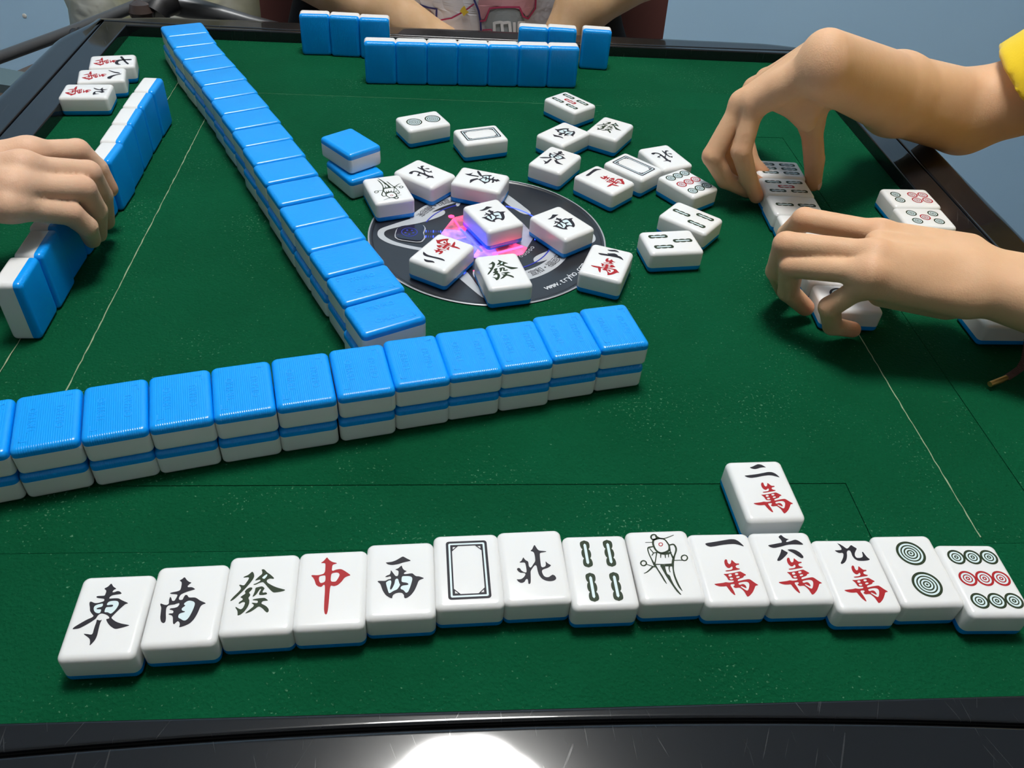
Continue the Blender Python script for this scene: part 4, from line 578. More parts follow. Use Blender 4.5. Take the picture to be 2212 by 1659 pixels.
qi = [['k', [(-.26, .20), (-.1, .25), (.1, .31), (.24, .38), (.29, .34), (.1, .26), (-.1, .19), (-.22, .15)], []], ['k', [(-.05, .43), (.02, .41), (.01, .28), (.03, .17), (.1, .13), (.2, .14), (.26, .21), (.28, .13), (.22, .07), (.08, .06), (-.04, .11), (-.06, .26)], []]]
GL['w8'] = chars(ba, wan); GL['w7'] = chars(qi, wan)
g = Glyph()
for kind, pts in G_['B']:
    if kind[0] == 'S': g.stroke(kind[1], pts)
    else: g.poly(kind[1], pts, sm_=1)
GL['bird'] = g.mesh()
RB2 = [(.172, .142), (.120, .103), (.083, .066), (.047, .030), (.014, 0.0005)]
RS = [(.104, .078), (.057, .043), (.025, .010)]
def dots(lst, rings):
    g = Glyph()
    for c_, x, y in lst:
        g.add(ring_mesh([(rings[0][0]-.005, 0.0005)], x, y), 'h', -0.00003); g.add(ring_mesh(rings, x, y), c_)
    return g.mesh()
GL['d2'] = dots([('g', 0.02, 0.218), ('g', 0.02, -0.218)], RB2)
GL['d1'] = dots([('k', -0.07, -0.08)], [(.205, .165), (.145, .125), (.10, .08), (.06, .035)])
GL['d9'] = dots([(c_, x+0.01, y) for y, c_ in ((.30, 'g'), (0, 'r'), (-.30, 'g')) for x in (-.203, 0, .203)], RS)
GL['d6'] = dots([('g', -.11, .28), ('g', .11, .28)]+[('r', x, y) for x in (-.11, .11) for y in (-.08, -.30)], RS)
GL['d5'] = dots([('g', x, y) for x in (-.145, .145) for y in (-.22, .22)]+[('r', 0, 0)], RS)
def bam(g, c_, x, y, h):
    w0, w1 = .056, .036; o_ = []
    ys_ = [h, h-.3*h, h-.42*h, h-.8*h, 0]
    right = []
    for j in range(25):
        t = j/24; yy = h-2*h*t; ph = abs(math.sin(3*PI*t)); ww = w1 + (w0-w1)*ph**0.6
        if t < .06: ww *= math.sqrt(max(0, t/.06))
        if t > .94: ww *= math.sqrt(max(0, (1-t)/.06))
        right.append((x+ww, y+yy))
    o_ = right + [(2*x-a, b_) for a, b_ in reversed(right)]
    sw, sh = .016, h-.045
    slot = [(x+sw, y-sh+.02), (x+sw, y+sh-.02), (x, y+sh), (x-sw, y+sh-.02), (x-sw, y-sh+.02), (x, y-sh)]
    g.add(curve_faces(o_, [slot]), c_); g.add(curve_faces(slot, []), 'h')
def bams(lst, h):
    g = Glyph()
    for c_, x, y in lst: bam(g, c_, x, y, h)
    return g.mesh()
GL['b4'] = bams([('g', x, y) for x in (-.125, .145) for y in (.225, -.225)], .19)
GL['b6'] = bams([('g', x, y) for x in (-.18, 0, .18) for y in (.22, -.22)], .175)
GL['b5'] = bams([('g', x, y) for x in (-.18, .18) for y in (.22, -.22)]+[('r', 0, 0)], .175)
GL['b2'] = bams([('g', 0, .22), ('g', 0, -.22)], .185)
GL['b3'] = bams([('g', 0, .21), ('g', -.17, -.20), ('g', .17, -.20)], .185)
g = Glyph()
def rrect(hx, hy, r): return rr_ring(hx, hy, r, 4)
g.add(curve_faces(rrect(.235, .388, .035), [rrect(.207, .360, .018)]), 'k')
g.add(curve_faces(rrect(.207, .360, .018), [rrect(.186, .338, .008)]), 'h')
g.add(curve_faces(rrect(.186, .338, .008), [rrect(.168, .320, .004)]), 'k')
for sx_ in (-1, 1):
    for sy_ in (-1, 1):
        g.add(curve_faces([(sx_*.168, sy_*.250), (sx_*.168, sy_*.320), (sx_*.098, sy_*.320)], [[(sx_*.158, sy_*.276), (sx_*.158, sy_*.310), (sx_*.124, sy_*.310)]]), 'k', 2e-6)
GL['white'] = g.mesh()
# raised lettering on the blue backs
def back_relief():
    v = []; f = []
    for s_, x, rz in (('TRYHO', -0.15, PI/2), ('TRYHO', 0.15, -PI/2)):
        cu = bpy.data.curves.new('t', 'FONT'); cu.body = s_; cu.size = 0.13*S*100; cu.align_x = 'CENTER'; cu.align_y = 'CENTER'; cu.extrude = 0.0
        t = bpy.data.objects.new('t', cu); C.objects.link(t); bpy.context.view_layer.update()
        me = bpy.data.meshes.new_from_object(t.evaluated_get(bpy.context.evaluated_depsgraph_get())); b_ = len(v); c_, sn_ = math.cos(rz), math.sin(rz)
        v += [(q.co.x/100*c_-q.co.y/100*sn_+x*S, q.co.x/100*sn_+q.co.y/100*c_) for q in me.vertices]; f += [[b_+i for i in p.vertices] for p in me.polygons]
        bpy.data.objects.remove(t)
    for sg in (-1, 1):
        for a_, b2 in (((.27, .36), (.27, .28)), ((.27, .36), (.20, .36))):
            x0, y0, x1, y1 = min(a_[0], b2[0])-.008, min(a_[1], b2[1])-.008, max(a_[0], b2[0])+.008, max(a_[1], b2[1])+.008
            n_ = len(v); v += [(sg*x0*S, sg*y0*S), (sg*x1*S, sg*y0*S), (sg*x1*S, sg*y1*S), (sg*x0*S, sg*y1*S)]; f.append([n_, n_+1, n_+2, n_+3])
    v = [(-x, y) for x, y in v]
    z0 = -TT/2*S; V = [(x, y, z0-0.0001) for x, y in v]; nV = len(V)
    V += [(x, y, z0+0.0002) for x, y in v]
    me = bpy.data.meshes.new('back_lettering'); F = []
    from collections import Counter
    ec = Counter()
    for q4 in f:
        a, b2, c2 = [v[i] for i in q4[:3]]; cr = (b2[0]-a[0])*(c2[1]-a[1])-(b2[1]-a[1])*(c2[0]-a[0])
        q4 = q4 if cr < 0 else q4[::-1]; F.append(q4)
        for i in range(len(q4)): ec[(q4[i], q4[(i+1) % len(q4)])] += 1
    for (a, b2) in list(ec):
        if (b2, a) not in ec: F.append([b2, a, a+nV, b2+nV])
    me.from_pydata(V, [], F); me.materials.append(M_blue_plain); return me
ME_REL = back_relief()
TILE_N = 0
def tile(x, y, th, mode, label, group, glyph=None, layer=0, relief=False, name='mahjong_tile', lean=0.0):
    """mode 'up' face up, 'down' face down, 'stand' upright with its blue back towards local -y"""
    a, b_ = fr(x, y)
    rt = empty(name, (a*S, b_*S, ZT + layer*TT*S + 0.0001), th-PSI); rt.rotation_mode = 'XYZ'
    tag(rt, label, 'mahjong tile', group)
    if mode == 'up': R = Matrix.Identity(4); hz = TT/2
    elif mode == 'down': R = Matrix.Rotation(PI, 4, 'Y'); hz = TT/2
    else: R = Matrix.Rotation(-PI/2, 4, 'X') @ Matrix.Rotation(PI, 4, 'Z'); hz = TL/2
    Mx = Matrix.Translation((0, 0, hz*S)) @ R
    parts = [('tile_body', ME_W), ('tile_back', ME_B)]
    if glyph: parts.append(('engraving', GL[glyph]))
    if relief: parts.append(('back_lettering', ME_REL))
    for nm_, me_ in parts:
        o = bpy.data.objects.new(nm_, me_); C.objects.link(o); o.parent = rt; o.matrix_local = Mx
    return rt
# ---------------------------------------------------------------- tile layout
H_ = PI/2
GN = 'face-up row nearest the camera'
for (x, y, t, gl, lab) in (
 (-3.965, 4.526, .150, 'east', 'white tile with black east character, leftmost of the near face-up row'),
 (-3.227, 4.735, .161, 'south', 'white tile with black south character, second from left in near row'),
 (-2.501, 4.943, .163, 'fa', 'white tile with dark green fa character in near row'),
 (-1.767, 5.073, .156, 'zhong', 'white tile with red zhong character in near row'),
 (-1.044, 5.264, .158, 'west', 'white tile with black west character in near row'),
 (-0.317, 5.461, .153, 'white', 'white tile with empty double frame in near row'),
 (0.414, 5.593, .157, 'north', 'white tile with black north character in near row'),
 (1.168, 5.601, .135, 'b4', 'white tile with four upright bamboos in near row'),
 (1.920, 5.753, .145, 'bird', 'white tile with long-tailed bird in near row'),
 (2.650, 5.786, .124, 'w1', 'tile with one black bar above red wan in near row'),
 (3.394, 5.885, .126, 'w6', 'tile with black six above red wan in near row'),
 (4.138, 5.849, .110, 'w9', 'tile with black nine above red wan in near row'),
 (4.889, 5.991, .124, 'd2', 'tile with two large ringed dots in near row'),
 (5.645, 5.930, .099, 'd9', 'tile with nine dots, red middle line, rightmost of near row')):
    tile(x, y, t, 'up', lab, GN, gl)
tile(3.293, 7.040, .150, 'up', 'tile with two bars over red wan, alone behind near row', None, 'w2')
GM = 'discarded face-up tiles around the console'
for (x, y, t, gl, lab) in (
 (-0.600, 13.154, .583, 'west', 'discarded west character tile sitting on the glowing dome'),
 (0.664, 13.169, .748, 'west', 'discarded west character tile on the right side of the console'),
 (-0.302, 11.461, .341, 'fa', 'discarded dark green fa tile on near edge of the console'),
 (1.441, 11.976, -.272, 'w3', 'discarded three bars over red wan tile at console right edge'),
 (2.630, 12.822, .241-H_, 'b3', 'discarded three bamboo tile, nearer the camera of the two'),
 (3.086, 13.751, .966, 'b3', 'discarded three bamboo tile, farther one, next to nine dots tile'),
 (1.494, 14.963, .881, 'w1', 'discarded single bar red wan tile beside the framed blank tile'),
 (2.107, 15.641, .878, 'white', 'discarded double frame tile between wan tile and north tile'),
 (2.806, 16.187, .494+PI, 'north', 'discarded north character tile on the right, by the fingers'),
 (3.174, 15.130, .716, 'd9', 'discarded nine dots tile with red middle row'),
 (0.503, 15.653, 1.104-H_, 'east', 'discarded east character tile just beyond the console'),
 (0.659, 16.904, .915+H_, 'west', 'discarded west character tile behind the east tile'),
 (1.687, 17.374, 1.111-H_, 'fa', 'discarded fa tile touching the far west tile'),
 (0.797, 18.618, .817, 'b5', 'discarded five bamboo tile, farthest of the discards'),
 (-1.106, 16.516, .455-H_, 'white', 'discarded double frame tile lying sideways behind the console'),
 (-2.398, 16.962, .578-H_, 'd2', 'discarded two dots tile beside the sideways frame tile'),
 (-2.040, 14.594, .998+PI, 'north', 'discarded north tile left of console, turned upside down'),
 (-0.943, 14.541, -.219-H_, 'east', 'discarded east tile on its side at console far edge'),
 (-2.634, 13.868, .446+PI, 'bird', 'discarded bird tile upside down beside the blue stacked pair'),
 (-1.373, 11.867, 1.138+H_, 'w2', 'discarded two bars red wan tile on console left, near dome')):
    tile(x, y, t, 'up', lab, GM, gl, layer=0.11 if 'dome' in lab and gl == 'west' else 0)
tile(-3.420, 14.640, .719, 'down', 'lower blue-backed tile of the separate two-high stack', 'separate two-high stack')
tile(-3.518, 14.840, .812, 'down', 'upper blue-backed tile of the separate two-high stack', 'separate two-high stack', layer=1)
ORD = ['first', 'second', 'third', 'fourth', 'fifth', 'sixth', 'seventh', 'eighth', 'ninth', 'tenth', 'eleventh', 'twelfth', 'thirteenth', 'fourteenth', 'fifteenth', 'sixteenth', 'seventeenth']
wf = [(1.418, 9.641, .328), (.724, 9.350, .339), (.045, 9.046, .327), (-.644, 8.780, .329), (-1.333, 8.510, .340), (-2.023, 8.211, .343), (-2.736, 7.932, .342), (-3.448, 7.656, .353), (-4.155, 7.389, .366), (-4.864, 7.112, .379), (-5.581, 6.837, .385), (-6.292, 6.560, .385)]
for i, (x, y, t) in enumerate(wf):
    jx = random.uniform(-.012, .012)
    tile(x+jx-0.012, y-0.01, t, 'down', 'lower blue-backed tile of near wall, %s from its right end' % ORD[i], 'lower layer of the near wall')
    tile(x, y, t, 'down', 'upper blue-backed tile of near wall, %s from its right end' % ORD[i], 'upper layer of the near wall', layer=1, relief=True)
wl = [(-8.578, 20.005, .56), (-8.195, 19.371, .575), (-7.785, 18.709, .62), (-7.344, 18.065, .63), (-6.901, 17.423, .62), (-6.479, 16.773, .62), (-6.056, 16.127, .61), (-5.642, 15.480, .61), (-5.221, 14.813, .60), (-4.822, 14.167, .59), (-4.427, 13.505, .59), (-3.997, 12.821, .58), (-3.580, 12.120, .575), (-3.173, 11.492, .58), (-2.764, 10.849, .585), (-2.340, 10.181, .58), (-1.927, 9.501, .588)]
for i, (x, y, t) in enumerate(wl):
    k = 16-i
    tile(x-0.03+random.uniform(-.02, .02), y, t-H_, 'down', 'lower blue-backed tile of long diagonal wall, %s from near end' % ORD[k], 'lower layer of the diagonal wall')
    tile(x, y, t-H_, 'down', 'upper blue-backed tile of long diagonal wall, %s from near end' % ORD[k], 'upper layer of the diagonal wall', layer=1, relief=(k < 2))
# upright hands
rg = [(-7.03, 9.19), (-7.13, 9.94), (-7.23, 10.69), (-7.30, 11.44), (-7.35, 12.19), (-7.39, 12.94), (-7.45, 13.69), (-7.54, 14.44), (-7.64, 15.19), (-7.73, 15.94), (-7.81, 16.69)]
for i in range(10):
    (x0, y0), (x1, y1) = rg[i], rg[i+1]; an = math.atan2(y1-y0, x1-x0)
    nx, ny = -math.sin(an), math.cos(an)
    jit = (0, -.03, .02, 0, .03, -.04, 0, .01, .01, 0)[i]
    tile((x0+x1)/2+nx*(TT/2+jit), (y0+y1)/2+ny*(TT/2+jit), an, 'stand', 'upright tile of the left player, blue back out, %s from camera end' % ORD[i], 'upright row of the left player')
for i in range(7):
    u = i/6
    tile(-3.829+(0.574+3.829)*u, 19.900+0.700*u, .162-.0*u, 'stand', 'upright blue-backed tile of the far player, front row, %s from left' % ORD[i], 'front upright row of the far player')
for (x, y, t, lab) in ((-5.754, 21.419, .161, 'outermost upright tile of the trio behind front row, at left'), (-5.002, 21.467, .102, 'middle upright tile of the trio behind front row, at left'), (-4.250, 21.492, .124, 'upright tile of left trio partly hidden behind the front row'),
 (-0.216, 21.803, .066, 'left of two upright tiles peeking above right end of front row'), (0.524, 21.913, .039, 'right of two upright tiles peeking above right end of front row'), (1.426, 22.026, .044, 'single upright blue tile standing apart at right of far rows')):
    tile(x, y, t, 'stand', lab, 'rear upright tiles of the far player')
GL3 = 'face-up meld of the left player'
tile(-9.905, 18.756, .347-H_, 'up', 'farthest of three wan tiles by the left rim, black seven', GL3, 'w7')
tile(-9.802, 17.924, .364-H_, 'up', 'middle of three wan tiles by the left rim, black eight', GL3, 'w8')
tile(-9.754, 17.031, .218-H_, 'up', 'nearest of three wan tiles by the left rim, black nine', GL3, 'w9')
GR = 'face-up row between the right player hands'
for (x, y, t, gl, lab) in ((5.166, 16.059, .07-H_, 'b6', 'six bamboo tile pinched between thumb and fingers'), (5.168, 15.284, .09-H_, 'b5', 'five bamboo tile with red centre in the held row'),
 (5.212, 14.550, .08-H_, 'b2', 'two bamboo tile in the held row'), (5.290, 13.800, .06+H_, 'b3', 'three bamboo tile half under the lower hand'),
 (5.340, 13.040, .06+H_, 'b3', 'hidden tile under the curled fingers of lower hand, farther one'), (5.390, 12.280, .06+H_, 'b3', 'hidden tile under the curled fingers of lower hand, nearer one'),
 (5.460, 11.489, .068-H_, 'd1', 'one large dot tile at near end of held row')):
    tile(x, y, t, 'up', lab, GR, gl)
GX = 'face-up tiles by the right rim'
tile(7.683, 15.267, .137+H_, 'up', 'six dots tile with four red dots by the right rim', GX, 'd6')
tile(7.722, 14.494, .115+H_, 'up', 'five dots tile with red centre by the right rim', GX, 'd5')
tile(8.048, 11.438, .122-H_, 'up', 'plain-sided tile lying under the wrist at right edge', GX, 'd2')

# ---------------------------------------------------------------- bodies from a smooth distance field
def skin_mat(name, a, b2):
    m = mat(name, a, 0.55, Subsurface_Weight=0.18, Subsurface_Scale=0.006, Specular_IOR_Level=0.3)
    m.node_tree.nodes['Principled BSDF'].inputs['Subsurface Radius'].default_value = (1.0, 0.35, 0.18)
    nt, bs, N, Lk = nodes(m)
    tc = N('ShaderNodeTexCoord'); n = N('ShaderNodeTexNoise'); n.inputs['Scale'].default_value = 55; n.inputs['Detail'].default_value = 4
    Lk(tc.outputs['Object'], n.inputs['Vector'])
    r = N('ShaderNodeValToRGB'); r.color_ramp.elements[0].position = 0.35; r.color_ramp.elements[1].position = 0.68
    r.color_ramp.elements[0].color = (*a, 1); r.color_ramp.elements[1].color = (*b2, 1); Lk(n.outputs['Fac'], r.inputs['Fac'])
    at_ = N('ShaderNodeAttribute'); at_.attribute_name = 'flush'
    mx = N('ShaderNodeMixRGB'); mx.inputs[2].default_value = (min(1, a[0]*1.05), a[1]*0.62, a[2]*0.58, 1)
    Lk(at_.outputs['Fac'], mx.inputs[0]); Lk(r.outputs['Color'], mx.inputs[1]); Lk(mx.outputs[0], bs.inputs['Base Color'])
    v = N('ShaderNodeTexVoronoi'); v.inputs['Scale'].default_value = 900; Lk(tc.outputs['Object'], v.inputs['Vector'])
    n2 = N('ShaderNodeTexNoise'); n2.inputs['Scale'].default_value = 160; n2.inputs['Detail'].default_value = 3; Lk(tc.outputs['Object'], n2.inputs['Vector'])
    ad = N('ShaderNodeMath'); ad.operation = 'MULTIPLY_ADD'; ad.inputs[1].default_value = 0.35; Lk(v.outputs['Distance'], ad.inputs[0]); Lk(n2.outputs['Fac'], ad.inputs[2])
    bp = N('ShaderNodeBump'); bp.inputs['Strength'].default_value = 0.25; bp.inputs['Distance'].default_value = 0.0008
    Lk(ad.outputs[0], bp.inputs['Height']); Lk(bp.outputs['Normal'], bs.inputs['Normal'])
    return m
def smin(a, b_, k):
    h = np.clip(0.5+0.5*(b_-a)/k, 0, 1); return b_*(1-h)+a*h-k*h*(1-h)
class Field:
    def __init__(s, lo, hi, vox):
        s.lo = np.array(lo, float); s.vox = vox; s.n = np.ceil((np.array(hi)-s.lo)/vox).astype(int)+1
        s.ax = [(s.lo[i]+vox*np.arange(s.n[i])).astype(np.float32) for i in range(3)]
    def cone(s, a, b_, ra, rb):      # round cone, evaluated only near itself (far = big)
        a = np.array(a, np.float32); b_ = np.array(b_, np.float32)
        out = np.full(tuple(s.n), 1.2, np.float32); pad = max(ra, rb)+0.55
        i0 = [max(0, int((min(a[i], b_[i])-pad-s.lo[i])/s.vox)) for i in range(3)]; i1 = [min(s.n[i], int((max(a[i], b_[i])+pad-s.lo[i])/s.vox)+2) for i in range(3)]
        if any(i1[i] <= i0[i] for i in range(3)): return out
        X = s.ax[0][i0[0]:i1[0], None, None]; Y = s.ax[1][None, i0[1]:i1[1], None]; Z = s.ax[2][None, None, i0[2]:i1[2]]
        ab = b_-a; L2 = float(ab@ab)+1e-9
        t = np.clip(((X-a[0])*ab[0]+(Y-a[1])*ab[1]+(Z-a[2])*ab[2])/L2, 0, 1)
        d = np.sqrt((X-a[0]-t*ab[0])**2+(Y-a[1]-t*ab[1])**2+(Z-a[2]-t*ab[2])**2)-(ra+(rb-ra)*t)
        out[i0[0]:i1[0], i0[1]:i1[1], i0[2]:i1[2]] = np.minimum(d, 1.2)
        return out
def surface_nets(D, lo, vox):
    sgn = D < 0; n = np.array(D.shape)
    c = sgn[:-1, :-1, :-1].astype(np.int8)
    cnt = np.zeros(n-1, np.int8)
    for i in (0, 1):
        for j in (0, 1):
            for k in (0, 1): cnt += sgn[i:n[0]-1+i, j:n[1]-1+j, k:n[2]-1+k]
    act = (cnt > 0) & (cnt < 8); idx = -np.ones(act.shape, np.int64); I = np.argwhere(act); idx[act] = np.arange(len(I))
    acc = np.zeros((len(I), 3)); wc = np.zeros(len(I))
    cr = [(i, j, k) for i in (0, 1) for j in (0, 1) for k in (0, 1)]
    vals = {q: D[I[:, 0]+q[0], I[:, 1]+q[1], I[:, 2]+q[2]] for q in cr}
    for q in cr:
        for ax in range(3):
            if q[ax] == 0:
                q2 = list(q); q2[ax] = 1; q2 = tuple(q2); a, b_ = vals[q], vals[q2]; m = (a < 0) != (b_ < 0)
                t = np.where(m, a/np.where(m, a-b_, 1), 0)
                p = np.zeros((len(I), 3)); p += q; p[:, ax] += t
                acc[m] += p[m]; wc[m] += 1
    V = (I+acc/np.maximum(wc, 1)[:, None])*vox+lo
    F = []
    for ax in range(3):
        a = np.take(sgn, range(0, n[ax]-1), ax); b_ = np.take(sgn, range(1, n[ax]), ax)
        E_ = np.argwhere(a != b_); o1, o2 = [(1, 2), (2, 0), (0, 1)][ax]
        E_ = E_[(E_[:, o1] > 0) & (E_[:, o2] > 0) & (E_[:, o1] < n[o1]-1) & (E_[:, o2] < n[o2]-1)]
        ins = sgn[E_[:, 0], E_[:, 1], E_[:, 2]]
        def gi(d1, d2):
            Q = E_.copy(); Q[:, o1] -= d1; Q[:, o2] -= d2; return idx[Q[:, 0], Q[:, 1], Q[:, 2]]
        q = np.stack([gi(1, 1), gi(0, 1), gi(0, 0), gi(1, 0)], 1); q[~ins] = q[~ins][:, ::-1]; F.append(q)
    F = np.concatenate(F); F = F[(F >= 0).all(1)]
    return V, F
def smooth_mesh(V, F, it=2):
    E_ = np.concatenate([F[:, [0, 1]], F[:, [1, 2]], F[:, [2, 3]], F[:, [3, 0]]])
    for _ in range(it):
        for lam in (0.5, -0.52):
            s_ = np.zeros_like(V); c_ = np.zeros(len(V))
            for a, b_ in ((0, 1), (1, 0)):
                for k in range(3): s_[:, k] += np.bincount(E_[:, a], V[E_[:, b_], k], len(V))
                c_ += np.bincount(E_[:, a], minlength=len(V))
            V = V + lam*(s_/np.maximum(c_, 1)[:, None]-V)
    return V
def to_world(V):
    x, y, z = V[:, 0], V[:, 1], V[:, 2]
    return np.stack([(x*cP+y*sP-CX)*S, (-x*sP+y*cP-CY)*S, ZT+z*S], 1)
def make_body(name, pieces, material, flush):
    VV = []; FF = []; base = 0
    for V, F in pieces: VV.append(V); FF.append(F+base); base += len(V)
    V = np.concatenate(VV); F = np.concatenate(FF)
    me = bpy.data.meshes.new(name); W_ = to_world(V)
    me.vertices.add(len(W_)); me.vertices.foreach_set('co', W_.astype(np.float32).ravel())
    me.loops.add(F.size); me.loops.foreach_set('vertex_index', F.astype(np.int32).ravel())
    me.polygons.add(len(F)); me.polygons.foreach_set('loop_start', np.arange(0, F.size, 4, dtype=np.int32)); 
    try: me.polygons.foreach_set('loop_total', np.full(len(F), 4, np.int32))
    except Exception: pass
    me.update(calc_edges=True); me.polygons.foreach_set('use_smooth', np.ones(len(F), bool)); me.materials.append(material)
    at_ = me.attributes.new('flush', 'FLOAT', 'POINT'); fl = np.zeros(len(V))
    for p, r, a in flush: fl = np.maximum(fl, a*np.clip(1-np.linalg.norm(V-np.array(p), axis=1)/r, 0, 1))
    at_.data.foreach_set('value', fl.astype(np.float32)); me.validate()
    o = bpy.data.objects.new(name, me); C.objects.link(o); return o
def hand_field(fld, fingers, rads, palm, k_palm=0.16):
    P = None
    for a, b_, ra, rb in palm:
        d = fld.cone(a, b_, ra, rb); P = d if P is None else smin(P, d, 0.17)
    D = P.copy()
    for nm_, J in fingers.items():
        r_ = rads[nm_]; f_ = None
        for i in range(len(J)-1):
            d = fld.cone(J[i], J[i+1], r_[i], r_[i+1]); f_ = d if f_ is None else smin(f_, d, 0.035)
        D = np.minimum(D, smin(P, f_, k_palm))
    return D
def V3(*a): return np.array(a, float)
def nail(p, d, n_, wd, ln, material, parent, name='fingernail'):   # p centre, d along finger, n_ outward normal
    d = d/np.linalg.norm(d); n_ = n_-d*(n_@d); n_ /= np.linalg.norm(n_); s_ = np.cross(d, n_)
    v = []; f = []; A, B = 8, 8
    for layer, off in ((0, 0.0), (1, -0.02)):
        for i in range(A+1):
            for j in range(B+1):
                u = -1+2*i/A; t = -1+2*j/B; uu_, tt_ = u*math.sqrt(1-t*t*0.42), t*math.sqrt(1-u*u*0.42)
                q = p + s_*(wd*math.sin(uu_*1.05)/math.sin(1.05)) + d*(ln*tt_) - n_*(wd*0.75*(1-math.cos(uu_*1.05))) - n_*(0.03*tt_*tt_) + n_*off
                v.append(q)
        if layer == 0: N1 = len(v)
    for i in range(A):
        for j in range(B):
            q = i*(B+1)+j; f.append([q, q+B+1, q+B+2, q+1]); f.append([N1+q, N1+q+1, N1+q+B+2, N1+q+B+1])
    W_ = to_world(np.array(v)); o = mesh(name, W_, f, material); child(o, parent); return o
M_nail = mat('fingernail_pink', (0.86, 0.55, 0.50), 0.2)
SK1 = ((0.685, 0.41, 0.24), (0.71, 0.435, 0.258)); SK2 = ((0.66, 0.415, 0.275), (0.69, 0.44, 0.295)); SK3 = ((0.56, 0.36, 0.20), (0.62, 0.41, 0.25))
FR = {'index': [.145, .170, .196, .185, .25], 'mid': [.150, .175, .202, .190, .25], 'ring': [.145, .168, .192, .185, .25], 'pinky': [.13, .148, .168, .165, .22], 'thumb': [.165, .205, .215, .25]}
def fingers_from(spec):
    return {k: [at(*q) for q in v] for k, v in spec.items()}

# ---- right player ------------------------------------------------------------
pr = empty('person', (0.62, 0.12, 0.0)); tag(pr, 'person at the right in yellow t-shirt, both hands arranging tiles', 'person')
mS = skin_mat('skin_right_player', *SK1)
sp = {'index': [(1706,545,.40),(1700,507,.95),(1737,474,1.45),(1900,503,1.66)],
      'mid': [(1694,626,.27),(1678,585,.85),(1698,528,1.45),(1890,548,1.76)],
      'ring': [(1740,664,.24),(1703,630,.60),(1710,574,1.20),(1880,590,1.62)],
      'pinky': [(1842,712,.24),(1798,704,.38),(1792,664,.85),(1870,614,1.42)]}
J2 = fingers_from(sp); wr = at(2085, 592, 1.42)
w2 = at(2085, 640, 1.30); w1 = at(2085, 550, 1.42)
thumb = [at(1860, 560, .35), at(1905, 575, .65), at(1965, 600, .95), at(2040, 610, 1.15)]
palm = [(J2['index'][3], w1, .20, .34), (J2['mid'][3], wr, .21, .34), (J2['ring'][3], wr, .20, .34), (J2['pinky'][3], w2, .19, .34),
        ((J2['index'][3]+J2['mid'][3])/2, (w1+wr)/2, .20, .34), ((J2['mid'][3]+J2['ring'][3])/2, wr, .20, .34), ((J2['ring'][3]+J2['pinky'][3])/2, (w2+wr)/2, .19, .34),
        (at(1925, 590, 1.20), at(2060, 610, 1.2), .33, .36), (at(1905, 632, 1.15), at(2045, 652, 1.0), .22, .28)]
e2a, e2b = at(2300, 650, 1.35), at(2560, 720, 1.3)
lo = (3.6, 8.2, -0.1); hi = (10.2, 13.6, 2.5)
F2 = Field(lo, hi, 0.034)
D = hand_field(F2, dict(J2, thumb=thumb), FR, palm)
arm = None
for off in (-0.26, 0.0, 0.24):
    o3 = V3(0, off, -0.03 if off else 0)
    d = F2.cone(wr+o3, e2a+o3*1.1, .38, .50); d2 = F2.cone(e2a+o3*1.1, e2b+o3*1.3, .50, .66)
    d = smin(d, d2, .2); arm = d if arm is None else smin(arm, d, .15)
D = smin(D, arm, .22)
Va, Fa = surface_nets(D, F2.lo, F2.vox); Va = smooth_mesh(Va, Fa, 7)
# upper (right) hand with flexed wrist
sp = {'index': [(1634,424,.27),(1616,383,.65),(1601,326,1.25),(1632,222,2.10)],
      'mid': [(1616,412,.27),(1567,388,.5),(1539,337,1.0),(1603,222,1.98)],
      'ring': [(1640,398,.25),(1590,368,.5),(1566,320,.95),(1630,192,1.8)],
      'pinky': [(1660,385,.25),(1625,350,.5),(1610,300,.9),(1655,170,1.65)]}
J1 = fingers_from(sp); W1 = at(1780, 138, 3.05)
th1 = [at(1757, 396, .27), at(1759, 346, .78), at(1752, 262, 1.55), at(1763, 178, 2.50)]
palm1 = [(J1['index'][3], W1, .24, .38), (J1['mid'][3], at(1765, 128, 2.95), .23, .36), (J1['ring'][3], at(1762, 122, 2.8), .22, .34), (J1['pinky'][3], at(1768, 122, 2.7), .21, .33),
         (th1[3], W1, .31, .36), (th1[2], th1[3], .25, .31), (at(1700, 222, 2.1), at(1742, 262, 1.78), .19, .20), (at(1700, 205, 2.25), at(1750, 225, 2.15), .20, .24), (at(1690, 205, 2.2), at(1755, 160, 2.75), .26, .32), (at(1722, 222, 2.0), at(1760, 180, 2.4), .20, .28),
         (J1['index'][3]*.8+W1*.2, th1[2]*.55+th1[3]*.45, .20, .24), (J1['index'][3]*.6+W1*.4, th1[3], .24, .30)]
elb = at(2085, 243, 1.05); mid1 = at(1935, 204, 1.75)
F1 = Field((2.9, 13.3, -0.1), (12.4, 20.8, 4.2), 0.045)
D = hand_field(F1, dict(J1, thumb=th1), FR, palm1)
arm = None
for off in (-0.22, 0.0, 0.22):
    o3 = V3(0.0, off*0.4, off)
    d = F1.cone(W1+o3*.8, mid1+o3*1.0, .40, .56); d2 = F1.cone(mid1+o3*1.0, elb+o3*1.0, .56, .66)
    d = smin(d, d2, .3); arm = d if arm is None else smin(arm, d, .2)
ua = at(2330, 168, 2.2)
arm = smin(arm, F1.cone(elb, ua, .80, .90), .3)
D = smin(D, arm, .12)
Vb, Fb = surface_nets(D, F1.lo, F1.vox); Vb = smooth_mesh(Vb, Fb, 12)
